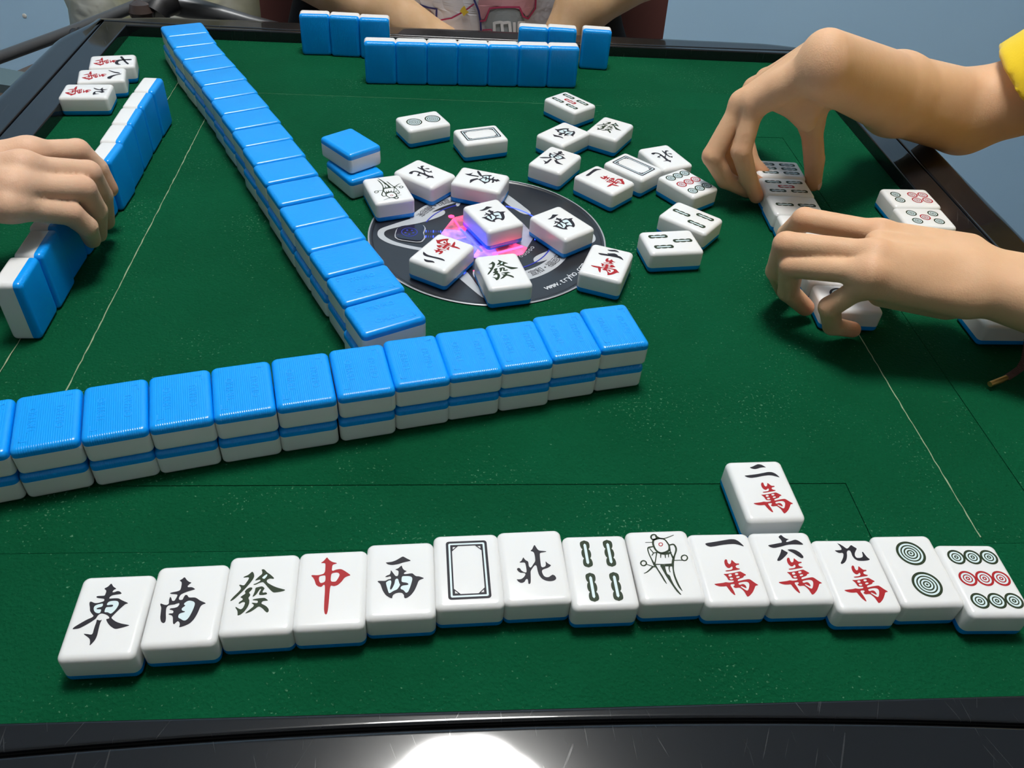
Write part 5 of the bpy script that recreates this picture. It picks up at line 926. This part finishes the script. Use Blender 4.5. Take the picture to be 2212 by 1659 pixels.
# trunk, upper arms and neck (beyond the picture edge, lower resolution, same figure)
dr0 = (ua-elb)/np.linalg.norm(ua-elb)
sh_r, sh_l = V3(15.6, 18.6, 5.2), V3(15.2, 9.6, 5.2)
F0 = Field((8.6, 6.6, -9.0), (19.5, 22.5, 8.6), 0.19)
D = smin(F0.cone(ua-dr0*.4, sh_r, .86, 1.2), F0.cone(e2b-V3(.3, 0, 0), V3(12.4, 8.4, 1.6), .62, .8), .1)
D = smin(D, F0.cone(V3(12.4, 8.4, 1.6), sh_l, .85, 1.25), .3)
D = smin(D, F0.cone(sh_r, sh_l, 1.15, 1.15), .5); D = smin(D, F0.cone(V3(15.8, 14.1, 5.0), V3(15.7, 14.1, 8.3), 1.2, 1.15), .6)
for yy in (11.9, 14.1, 16.3): D = smin(D, F0.cone(V3(15.8, yy, 4.2), V3(15.9, 14.1+(yy-14.1)*.8, -6.5), 1.8, 1.9), .8)
Vc, Fc = surface_nets(D, F0.lo, F0.vox)
fl = [(J[k], .42, .55) for J in (J1, J2) for k in ('index', 'mid', 'ring', 'pinky') for _ in (0,)] if False else []
for J in (J1, J2):
    for k in ('index', 'mid', 'ring', 'pinky'):
        fl += [(J[k][0], .40, .75), (J[k][2], .30, .35), (J[k][3], .40, .18)]
fl += [(th1[0], .45, .5), (th1[1], .3, .25)]
body = make_body('body', [(Va, Fa), (Vb, Fb), (Vc, Fc)], mS, fl); child(body, pr)
nn_ = V3(.80, -.55, .25)/1.003; nail(th1[0]+nn_*.172, th1[0]-th1[1], nn_, .10, .13, M_nail, pr)
# yellow shirt: sleeves and trunk
M_yel = bump_noise(mat('yellow_cotton', (0.86, 0.60, 0.004), 0.85, Sheen_Weight=0.3), 700, 0.3, 0.0006, 3)
Fs = Field((9.2, 6.0, -7.5), (19.8, 22.8, 7.6), 0.11)
dr = (ua-elb)/np.linalg.norm(ua-elb); cut_r = at(2176, 166, 2.2)
D = smin(Fs.cone(elb+dr*.4, ua, 1.14, 1.30), Fs.cone(ua, sh_r, 1.4, 1.55), .4); DL = smin(Fs.cone(V3(12.7, 8.5, 1.9), sh_l, 1.25, 1.5), D*0+9, .1)
D = smin(D, DL, .3); D = smin(D, Fs.cone(sh_r, sh_l, 1.4, 1.4), .5)
for yy in (11.9, 14.1, 16.3): D = smin(D, Fs.cone(V3(15.8, yy, 4.2), V3(15.9, 14.1+(yy-14.1)*.85, -6.8), 2.05, 2.2), .8)
X = Fs.ax[0][:, None, None]; Y = Fs.ax[1][None, :, None]; Z = Fs.ax[2][None, None, :]
nh = dr+V3(0, -.1, .75); nh /= np.linalg.norm(nh); pl = (X-cut_r[0])*nh[0]+(Y-cut_r[1])*nh[1]+(Z-cut_r[2])*nh[2]      # sleeve opening plane
near_sleeve = (Y > 15.0) & (X < 13.5)
D = np.where(near_sleeve, np.maximum(D, -pl), D)
Vs, Fs_ = surface_nets(D, Fs.lo, Fs.vox); Vs = smooth_mesh(Vs, Fs_, 8)
o = make_body('t_shirt', [(Vs, Fs_)], M_yel, []); child(o, pr)
# bracelet tail hanging from the lower wrist
br = empty('cord_bracelet', wp(*at(2195, 790, .45))); tag(br, 'thin brown braided cord with gold tip hanging by the lower wrist', 'bracelet')
pts = [wp(*at(*q)) for q in ((2138, 830, .10), (2160, 822, .12), (2178, 814, .14))]
child(MB().tube(pts, [.045*S, .05*S, .042*S], 12).build('gold_tip', mat('gold_tip', (0.55, 0.33, 0.10), 0.28, Metallic=0.7)), br)
pts = [wp(*at(*q)) for q in ((2176, 815, .14), (2190, 806, .2), (2204, 796, .32), (2214, 778, .5), (2218, 755, .75), (2222, 725, 1.0))]
mb = MB(); mb.tube(pts, .05*S, 10)
for k in range(26):
    t = k/25*(len(pts)-1); i = min(int(t), len(pts)-2); p = pts[i].lerp(pts[i+1], t-i); mb.lathe([(.03*S, -.03*S), (.062*S, 0), (.03*S, .03*S)], p, 8)
child(mb.build('cord', mat('brown_cord', (0.11, 0.045, 0.035), 0.8)), br)

# ---- left player -------------------------------------------------------------
plf = empty('person', (-0.62, -0.02, 0.0)); tag(plf, 'person at the left edge reaching over the upright tiles, only hand seen', 'person')
mS2 = skin_mat('skin_left_player', *SK2)
sp = {'index': [(236,408,.78),(210,364,1.18),(168,326,1.55),(62,330,1.85)],
      'mid': [(228,478,.42),(219,422,.98),(190,374,1.50),(48,362,1.95)],
      'ring': [(211,505,.44),(207,455,.96),(178,408,1.45),(30,405,1.85)],
      'pinky': [(199,518,.56),(188,490,.94),(152,461,1.24),(20,446,1.68)]}
J3 = fingers_from(sp)
wa, wb, wc_ = at(-120, 370, 1.75), at(-120, 400, 1.7), at(-115, 440, 1.55)
th3 = [at(120, 420, .75), at(80, 420, 1.0), at(10, 410, 1.25), at(-60, 410, 1.45)]
palm3 = [(J3['index'][3], wa, .24, .34), (J3['mid'][3], wb, .25, .34), (J3['ring'][3], wb, .24, .34), (J3['pinky'][3], wc_, .22, .32), (at(10, 400, 1.45), at(-100, 410, 1.5), .30, .33)]
F3 = Field((-16.5, 8.2, -0.1), (-6.2, 13.9, 2.7), 0.040)
D = hand_field(F3, dict(J3, thumb=th3), dict(FR, pinky=[.135, .160, .185, .185, .22], ring=[.148, .175, .202, .195, .25]), palm3, 0.2)
e3 = V3(-15.2, 10.2, 1.5); arm = None
for off in (-0.24, 0.0, 0.24):
    o3 = V3(0, off, 0); d = F3.cone(wb+o3, e3+o3*1.5, .38, .62); arm = d if arm is None else smin(arm, d, .15)
D = smin(D, arm, .22)
Va, Fa = surface_nets(D, F3.lo, F3.vox); Va = smooth_mesh(Va, Fa, 7)
F4 = Field((-21.5, 6.5, -8.5), (-13.0, 20.5, 8.6), 0.2)
sr3, sl3 = V3(-18.0, 10.0, 5.2), V3(-18.2, 17.2, 5.2)
D = smin(F4.cone(e3+V3(.6, 0, 0), e3, .62, .8), F4.cone(e3, sr3, .85, 1.2), .3); D = smin(D, F4.cone(sr3, sl3, 1.2, 1.2), .4)
D = smin(D, F4.cone(sl3, V3(-15.6, 18.2, -1.5), 1.2, .8), .3); D = smin(D, F4.cone(V3(-18.1, 13.6, 5), V3(-18, 13.6, 8.3), 1.2, 1.1), .5)
for yy in (11.9, 13.6, 15.3): D = smin(D, F4.cone(V3(-18.2, yy, 4.2), V3(-18.2, yy, -6.3), 1.8, 1.9), .8)
Vc, Fc = surface_nets(D, F4.lo, F4.vox)
fl = []
for k in ('index', 'mid', 'ring', 'pinky'): fl += [(J3[k][0], .36, .6), (J3[k][2], .30, .35), (J3[k][3], .4, .15)]
o = make_body('body', [(Va, Fa), (Vc, Fc)], mS2, fl); child(o, plf)
nn_ = V3(.80, -.40, .45)/1.001; nail(J3['index'][0]+nn_*.153+V3(0, 0, -.02), J3['index'][0]-J3['index'][1], nn_, .09, .12, M_nail, plf)
nn_ = V3(-.35, -.80, .45); nail(J2['ring'][0]+nn_*.15, J2['ring'][0]-J2['ring'][1], nn_, .085, .11, M_nail, pr)
F5 = Field((-21.8, 7.0, -7.0), (-14.4, 19.8, 7.6), 0.16)
D = smin(F5.cone(sr3, sl3, 1.45, 1.45), F5.cone(e3*.4+sr3*.6, sr3, 1.25, 1.5), .4); D = smin(D, F5.cone(sl3, V3(-17.0, 17.8, 2.0), 1.5, 1.3), .4)
for yy in (11.9, 13.6, 15.3): D = smin(D, F5.cone(V3(-18.2, yy, 4.2), V3(-18.2, yy, -6.0), 2.05, 2.2), .8)
Vs, Fs_ = surface_nets(D, F5.lo, F5.vox)
o = make_body('t_shirt', [(Vs, Fs_)], bump_noise(mat('grey_cotton', (0.16, 0.17, 0.19), 0.9), 500, 0.3, 0.0006), []); child(o, plf)

# ---- far player (built in table axes around the far edge) ----------------------
pf = empty('person', (0.0, 0.62, 0.0)); tag(pf, 'person seated at the far side in grey shirt with colourful print', 'person')
def inv(a, b_, z): # table-axis -> survey
    a, b_ = a+CX, b_+CY; return V3(a*cP-b_*sP, a*sP+b_*cP, z)
def ty(px, py, yt):
    p = aty(px, py, yt); return inv(p.x, p.y, p.z)
YB = 11.0
mS3 = skin_mat('skin_far_player', *SK3)
FB = Field((-9.5, 22.3, -8.5), (10.5, 29.8, 7.0), 0.11)
la, lb, lc = ty(955, 105, 11.4), ty(800, 8, 11.6), ty(620, -95, 12.6)
ra, rb, rc_ = ty(1195, 120, 11.4), ty(1262, 8, 11.8), ty(1400, -80, 12.8)
shl, shr = ty(690, -520, 14.0), ty(1330, -520, 14.0)
D = smin(FB.cone(la, lb, .62, .80), FB.cone(lb, lc, .80, .88), .3); D = smin(D, FB.cone(lc, shl, .9, 1.2), .3)
D2 = smin(FB.cone(ra, rb, .60, .76), FB.cone(rb, rc_, .76, .90), .3); D2 = smin(D2, FB.cone(rc_, shr, .9, 1.2), .3)
hl, hr = ty(1010, 150, 11.6), ty(1130, 150, 11.6)
D = smin(D, FB.cone(la, hl, .6, .55), .2); D2 = smin(D2, FB.cone(ra, hr, .6, .55), .2); D = smin(D, D2, .1)
for k in range(4):
    D = smin(D, FB.cone(hl+V3(0, -.1, -.1), hl+V3(.75, -.12+.0*k, -.5+.26*k), .26, .19), .06); D = smin(D, FB.cone(hr+V3(0, -.1, -.1), hr+V3(-.75, .15, -.6+.26*k), .26, .19), .06)
tb = inv(-0.5, 14.2, 0)
for ox in (-2.2, 0, 2.2): D = smin(D, FB.cone(V3(tb[0]+ox, tb[1]+ox*.115, 5.0), V3(tb[0]+ox, tb[1]+ox*.115, -7.5), 1.5, 1.6), .8)
Vc, Fc = surface_nets(D, FB.lo, FB.vox); Vc = smooth_mesh(Vc, Fc, 2)
o = make_body('body', [(Vc, Fc)], mS3, []); child(o, pf)
# shirt trunk: elliptical shell in table axes
def shirt_pt(u, z, off=0.0): # u angle (0 = facing the table)
    cx_, cy_ = -0.55, 14.2; A_, B_ = 4.35+off, 2.35+off; A_ *= (1-0.05*max(0, (z+2)/8)); wob = 0.06*math.sin(9*u+z*0.7)+0.05*math.sin(17*u-z)
    return ((cx_+(A_+wob)*math.sin(u))*S, (cy_-(B_+wob)*math.cos(u))*S, ZT+z*S)
v = []; f = []; nu, nz = 96, 26
for j in range(nz+1):
    for i in range(nu): v.append(shirt_pt(2*PI*i/nu, -8+14.0*j/nz))
for j in range(nz):
    for i in range(nu): f.append([j*nu+i, j*nu+(i+1) % nu, (j+1)*nu+(i+1) % nu, (j+1)*nu+i])
f.append([nz*nu+i for i in range(nu)]); f.append([i for i in range(nu)][::-1])
M_shirt = bump_noise(mat('grey_print_shirt', (0.42, 0.42, 0.46), 0.9), 45, 0.4, 0.006, 3)
sh = mesh('t_shirt', v, f, M_shirt); auto(sh, 60); child(sh, pf)
def on_shirt(px, py, off):
    yt = 11.9
    for _ in range(6):
        p = aty(px, py, yt); x_ = p.x+0.55; q = max(-1, min(1, x_/(4.35*(1-0.05*max(0, (p.z+2)/8))))); u = math.asin(q); yt = 14.2-2.35*math.cos(u)
    return u, p.z
def print_poly(name, pts, col, off, parent=sh):
    o2 = chaikin([on_shirt(a, b_, 0) for a, b_ in pts], 1); vf = curve_faces([(u/S/100*1.0, z/S/100) for u, z in o2], [])
    # subdivide through a bmesh so it follows the cloth
    bm = bmesh.new(); vs = [bm.verts.new((x*100, y*100, 0)) for x, y in [(a[0], a[1]) for a in vf[0]]]
    for q in vf[1]:
        try: bm.faces.new([vs[i] for i in q])
        except Exception: pass
    bmesh.ops.subdivide_edges(bm, edges=bm.edges[:], cuts=3, use_grid_fill=True)
    for q in bm.verts: q.co = shirt_pt(q.co.x*S*100/1.0/S/100 if False else q.co.x, q.co.y, off)
    me = bpy.data.meshes.new(name); bm.to_mesh(me); bm.free(); me.materials.append(col); o = linkobj(name, me); child(o, parent); return o
def curve_faces_raw(outer_):
    cu = bpy.data.curves.new('t', 'CURVE'); cu.dimensions = '2D'; cu.fill_mode = 'BOTH'; sp_ = cu.splines.new('POLY'); sp_.points.add(len(outer_)-1)
    for i, p in enumerate(outer_): sp_.points[i].co = (p[0], p[1], 0, 1)
    sp_.use_cyclic_u = True; t = bpy.data.objects.new('t', cu); C.objects.link(t)
    me = bpy.data.meshes.new_from_object(t.evaluated_get(bpy.context.evaluated_depsgraph_get()))
    r = ([(q.co.x, q.co.y) for q in me.vertices], [list(p.vertices) for p in me.polygons]); bpy.data.objects.remove(t); return r
def print_poly(name, pts, col, off, parent=sh):
    o2 = chaikin([on_shirt(a, b_, 0) for a, b_ in pts], 1); vv_, ff_ = curve_faces_raw(o2)
    bm = bmesh.new(); vs = [bm.verts.new((x, y, 0)) for x, y in vv_]
    for q in ff_:
        try: bm.faces.new([vs[i] for i in q])
        except Exception: pass
    bmesh.ops.subdivide_edges(bm, edges=bm.edges[:], cuts=4, use_grid_fill=True)
    for q in bm.verts: q.co = shirt_pt(q.co.x, q.co.y, off)
    me = bpy.data.meshes.new(name); bm.to_mesh(me); bm.free(); me.materials.append(col); o = linkobj(name, me); child(o, parent); return o
def print_line(pts, wd, col, off):
    Q = []
    for i in range(len(pts)-1):
        for t in range(6): Q.append((pts[i][0]+(pts[i+1][0]-pts[i][0])*t/6, pts[i][1]+(pts[i+1][1]-pts[i][1])*t/6))
    Q.append(pts[-1]); v = []; f = []
    for i, q in enumerate(Q):
        a = Q[max(0, i-1)]; b_ = Q[min(len(Q)-1, i+1)]; dx_, dy_ = b_[0]-a[0], b_[1]-a[1]; l_ = math.hypot(dx_, dy_) or 1
        for sg in (-1, 1):
            u, z = on_shirt(q[0]-dy_/l_*wd/2*sg, q[1]+dx_/l_*wd/2*sg, 0); v.append(shirt_pt(u, z, off))
        if i: f.append([2*i-2, 2*i-1, 2*i+1, 2*i])
    o = mesh('shirt_print', v, f, col); child(o, sh)
P_white = mat('print_white', (0.62, 0.62, 0.68), 0.85); P_pink = mat('print_pink', (0.50, 0.25, 0.29), 0.85); P_navy = mat('print_navy', (0.03, 0.03, 0.16), 0.8)
P_red = mat('print_crimson', (0.36, 0.03, 0.10), 0.8); P_yel = mat('print_yellow', (0.62, 0.45, 0.04), 0.8); P_grey = mat('print_grey', (0.22, 0.25, 0.27), 0.85); P_let = mat('print_letter', (0.55, 0.57, 0.60), 0.85)
print_poly('shirt_print', [(915, -30), (905, 8), (935, 25), (942, 50), (950, 80), (1036, 80), (1035, 40), (1022, -5), (1010, -30)], P_white, .03)
print_poly('shirt_print', [(1035, -30), (1030, 20), (1042, 45), (1056, 15), (1120, 15), (1140, 40), (1158, 10), (1160, -30)], P_pink, .03)
print_poly('shirt_print', [(1046, 48), (1058, 20), (1120, 18), (1134, 45), (1128, 80), (1050, 80)], P_grey, .05)
print_poly('shirt_print', [(890, 4), (900, 0), (912, 40), (925, 62), (905, 45), (893, 25)], P_yel, .03)
print_line([(905, 8), (925, 16), (943, 20), (942, 45), (948, 75)], 4, P_navy, .07)
print_line([(1020, -10), (1032, 20), (1036, 45), (1038, 75)], 4, P_navy, .07)
print_line([(928, 25), (932, 40), (945, 46), (975, 38), (1000, 22), (1022, 4)], 3.5, P_red, .07)
print_line([(1035, 42), (1046, 42), (1056, 16), (1120, 14), (1128, 34), (1140, 40), (1156, 18), (1156, -10)], 4, P_red, .07)
print_line([(1040, 62), (1060, 62), (1062, 78)], 3, P_red, .07)
print_poly('shirt_print', [(998, 12), (1003, 8), (1006, 18), (1012, 22), (1005, 26), (1001, 32), (997, 24), (992, 22)], P_yel, .08)
for q in ([(1066, 78), (1066, 46)], [(1066, 48), (1082, 46), (1084, 78)], [(1084, 48), (1098, 46), (1100, 78)], [(1108, 46), (1108, 78)], [(1132, 48), (1118, 46), (1117, 74), (1130, 76)]): print_line(q, 6, P_let, .08)
# dark shorts / bag either side and the chair
ch = empty('plastic_chair', (-0.02, 0.72, 0.0)); tag(ch, 'brownish red plastic chair with rounded back behind the far player', 'chair')
M_chair = mat('brown_red_plastic', (0.115, 0.045, 0.040), 0.38)
v = []; f = []; NU, NZ = 40, 16
def chair_pt(u, t, off=0):
    z = -8.5+17.0*t; hw = 6.9*(1-0.06*t)*(1 if t > .35 else 0.86+0.14*math.sin(t/.35*PI/2)); x = -0.08+hw*u
    return ((x)*S, (16.9+0.35*(z/8)-1.5*u*u-off)*S, ZT+z*S)
for off in (0, -0.25):
    for j in range(NZ+1):
        for i in range(NU+1): v.append(chair_pt(-1+2*i/NU, j/NZ, off))
M_ = (NU+1)*(NZ+1)
for j in range(NZ):
    for i in range(NU):
        a = j*(NU+1)+i; f.append([a, a+1, a+NU+2, a+NU+1]); f.append([M_+a, M_+a+NU+1, M_+a+NU+2, M_+a+1])
for i in range(NU): f.append([i, M_+i, M_+i+1, i+1]); a = NZ*(NU+1)+i; f.append([a, a+1, M_+a+1, M_+a])
for j in range(NZ): a = j*(NU+1); f.append([a, a+NU+1, M_+a+NU+1, M_+a]); a += NU; f.append([a, M_+a, M_+a+NU+1, a+NU+1])
o = mesh('backrest', v, f, M_chair); auto(o, 50); child(o, ch)
o = MB().box((-0.62*S, 13.6*S, ZT-8.4*S), (11.0*S, 8.5*S, 0.8*S)).build('seat', M_chair, smooth=False); child(o, ch)
bvm = o.modifiers.new('b', 'BEVEL'); bvm.width = 0.012; bvm.segments = 3
for ax in (-1, 1):
    for yy in (10.2, 16.6): child(MB().tube([((-0.62+ax*4.8)*S, yy*S, ZT-8.7*S), ((-0.62+ax*5.6)*S, (yy+(0.5 if yy > 12 else -.4))*S, 0)], 0.014, 12).build('leg', M_black), ch)
bag = empty('black_shoulder_bag', (0.2, 0.68, 0.4)); tag(bag, 'black bag strap and cloth hanging beside the far player, at right', 'bag')
pts = [ty(1322, -60, 13.6), ty(1300, 0, 13.2), ty(1300, 60, 12.9), ty(1310, 130, 12.9)]
w_ = [wp(*p) for p in pts]
o = MB().tube(w_, [.45*S, .52*S, .65*S, .8*S], 18).build('bag_body', mat('black_cloth', (0.010, 0.010, 0.012), 0.9)); child(o, bag)
o = MB().tube([wp(*ty(1292, -20, 12.3)), wp(*ty(1291, 20, 12.2)), wp(*ty(1289, 52, 12.1))], .035*S, 8).build('zip_pull', mat('steel_zip', (0.4, 0.4, 0.42), 0.3, Metallic=1.0)); child(o, bag)
bg2 = empty('dark_jacket', (-0.2, 0.70, 0.4)); tag(bg2, 'dark jacket hanging on the chair at left of the far player', 'jacket')
pts = [ty(680, -60, 13.9), ty(674, 0, 13.7), ty(662, 70, 13.6)]
o = MB().tube([wp(*p) for p in pts], [.5*S, .55*S, .6*S], 18).build('jacket_fold', mat('black_cloth2', (0.012, 0.012, 0.014), 0.9)); child(o, bg2)

# ---------------------------------------------------------------- left background: folded rack, bag, board
def tp(px, py, yt): p = aty(px, py, yt); return (p.x*S, p.y*S, ZT+p.z*S)
M_tube = mat('dark_grey_tube', (0.10, 0.105, 0.11), 0.35, Metallic=0.3)
rack = empty('folding_rack', tp(150, 60, 14)); tag(rack, 'dark grey metal tube frame with joint behind the left table corner', 'rack')
child(MB().tube([tp(-160, 182, 11.5), tp(0, 124, 12.2), tp(170, 62, 13.0), tp(345, -8, 13.8), tp(470, -60, 14.4)], .17*S, 20).build('rail', M_tube), rack)
child(MB().tube([tp(330, -6, 14.5), tp(400, 14, 14.6), tp(470, 28, 14.7), tp(540, 46, 14.8), tp(600, 60, 14.9)], [.38*S, .34*S, .26*S, .2*S, .18*S], 20).build('lower_rail', M_tube), rack)
child(MB().lathe([(.05*S, -.35*S), (.33*S, -.22*S), (.42*S, 0), (.33*S, .22*S), (.05*S, .35*S)], tp(306, 22, 13.6), 24).build('joint_knob', mat('brown_knob', (0.05, 0.035, 0.03), 0.25)), rack)
mb = MB(); mb.tube([tp(162, 70, 12.9), tp(160, 84, 12.4), tp(150, 104, 11.8)], [.16*S, .14*S, .2*S], 12); mb.tube([tp(172, 64, 12.9), tp(174, 84, 12.4)], .09*S, 10)
child(mb.build('bracket', M_black), rack)
child(MB().tube([tp(335, 30, 13.7), tp(345, 10, 13.9), tp(372, 0, 14.2)], .42*S, 18).build('hinge_cover', M_black), rack)
bgc = empty('translucent_bag', tp(470, 20, 18)); tag(bgc, 'pale translucent carrier bag with yellowish contents behind the rack', 'bag')
rnd = random.Random(3); v = []; f = []; NU, NV = 36, 22
c0 = Vector(tp(430, 30, 20)); 
for j in range(NV+1):
    t = j/NV
    for i in range(NU):
        a = 2*PI*i/NU; rad = (0.205*(1-0.25*t))*(1+0.06*math.sin(5*a+3*t)+0.05*math.sin(11*a-5*t)+0.03*rnd.uniform(-1, 1))
        v.append((c0.x+rad*math.cos(a), c0.y+rad*0.6*math.sin(a), c0.z-0.17+0.46*t))
for j in range(NV):
    for i in range(NU): f.append([j*NU+i, j*NU+(i+1) % NU, (j+1)*NU+(i+1) % NU, (j+1)*NU+i])
f.append([NV*NU+i for i in range(NU)]); f.append([i for i in range(NU)][::-1])
M_bag = bump_noise(mat('pale_bag', (0.45, 0.44, 0.36), 0.45), 9, 0.6, 0.03, 4, col_var=(13, (0.34, 0.33, 0.16), (0.70, 0.70, 0.66)))
o = mesh('bag_body', v, f, M_bag); auto(o, 50); child(o, bgc)
cb = empty('teal_curtain_edge', tp(245, 0, 28)); tag(cb, 'narrow dark teal cloth hanging on the blue wall above the rack', 'cloth')
v = []; f = []
pa, pb = Vector(tp(243, 12, 28.8)), Vector(tp(250, -160, 28.8))
for j in range(20):
    t = j/19; p = pa.lerp(pb, t)
    for k, (dx_, dy_) in enumerate(((-.45, 0), (-.15, -.3), (.2, 0), (.4, -.2), (.4, .1), (.2, .3), (-.15, .05), (-.45, .25))): v.append((p.x+(dx_+.05*math.sin(t*8))*S*(.7+.5*t), p.y+dy_*S, p.z))
for j in range(19):
    for k in range(8): f.append([j*8+k, j*8+(k+1) % 8, (j+1)*8+(k+1) % 8, (j+1)*8+k])
f.append(list(range(8))[::-1]); f.append([19*8+k for k in range(8)])
o = mesh('cloth_strip', v, f, mat('teal_cloth', (0.02, 0.10, 0.15), 0.8)); auto(o, 60); child(o, cb)
bench = empty('low_bench', tp(20, 190, 12)); tag(bench, 'low bench with brown seat and grey-teal rail beyond the left rim', 'bench')
def slab(name, cs, th, m):
    v = [Vector(c) for c in cs] + [Vector(c)-Vector((0, 0, th)) for c in cs]; n_ = len(cs)
    f = [list(range(n_)), [n_+i for i in range(n_)][::-1]] + [[i, n_+i, n_+(i+1) % n_, (i+1) % n_] for i in range(n_)]
    o = mesh(name, v, f, m, False); me = o.data; bm = bmesh.new(); bm.from_mesh(me); bmesh.ops.recalc_face_normals(bm, faces=bm.faces); bm.to_mesh(me); bm.free(); child(o, bench); return o
def tz(px, py, z): q = wp(*at(px, py, z)); return tuple(q)
ZB = -4.0
slab('seat_board', [tz(-260, 260, ZB), tz(60, 235, ZB), tz(175, 118, ZB), tz(140, 108, ZB), tz(20, 160, ZB), tz(-260, 200, ZB)], .03, mat('bench_brown', (0.085, 0.065, 0.052), 0.6))
slab('front_rail', [tz(-260, 100, ZB+.3), tz(0, 146, ZB+.3), tz(78, 160, ZB+.3), tz(40, 188, ZB+.3), tz(0, 182, ZB+.3), tz(-260, 150, ZB+.3)], .03, mat('bench_rail', (0.10, 0.155, 0.17), 0.5))
for px_, py_ in ((-200, 230), (50, 215), (150, 118), (-180, 140)):
    a = Vector(tz(px_, py_, ZB)); child(MB().box((a.x, a.y, (a.z-0.01)/2), (.03, .03, a.z-0.01)).build('leg', M_black, smooth=False), bench)
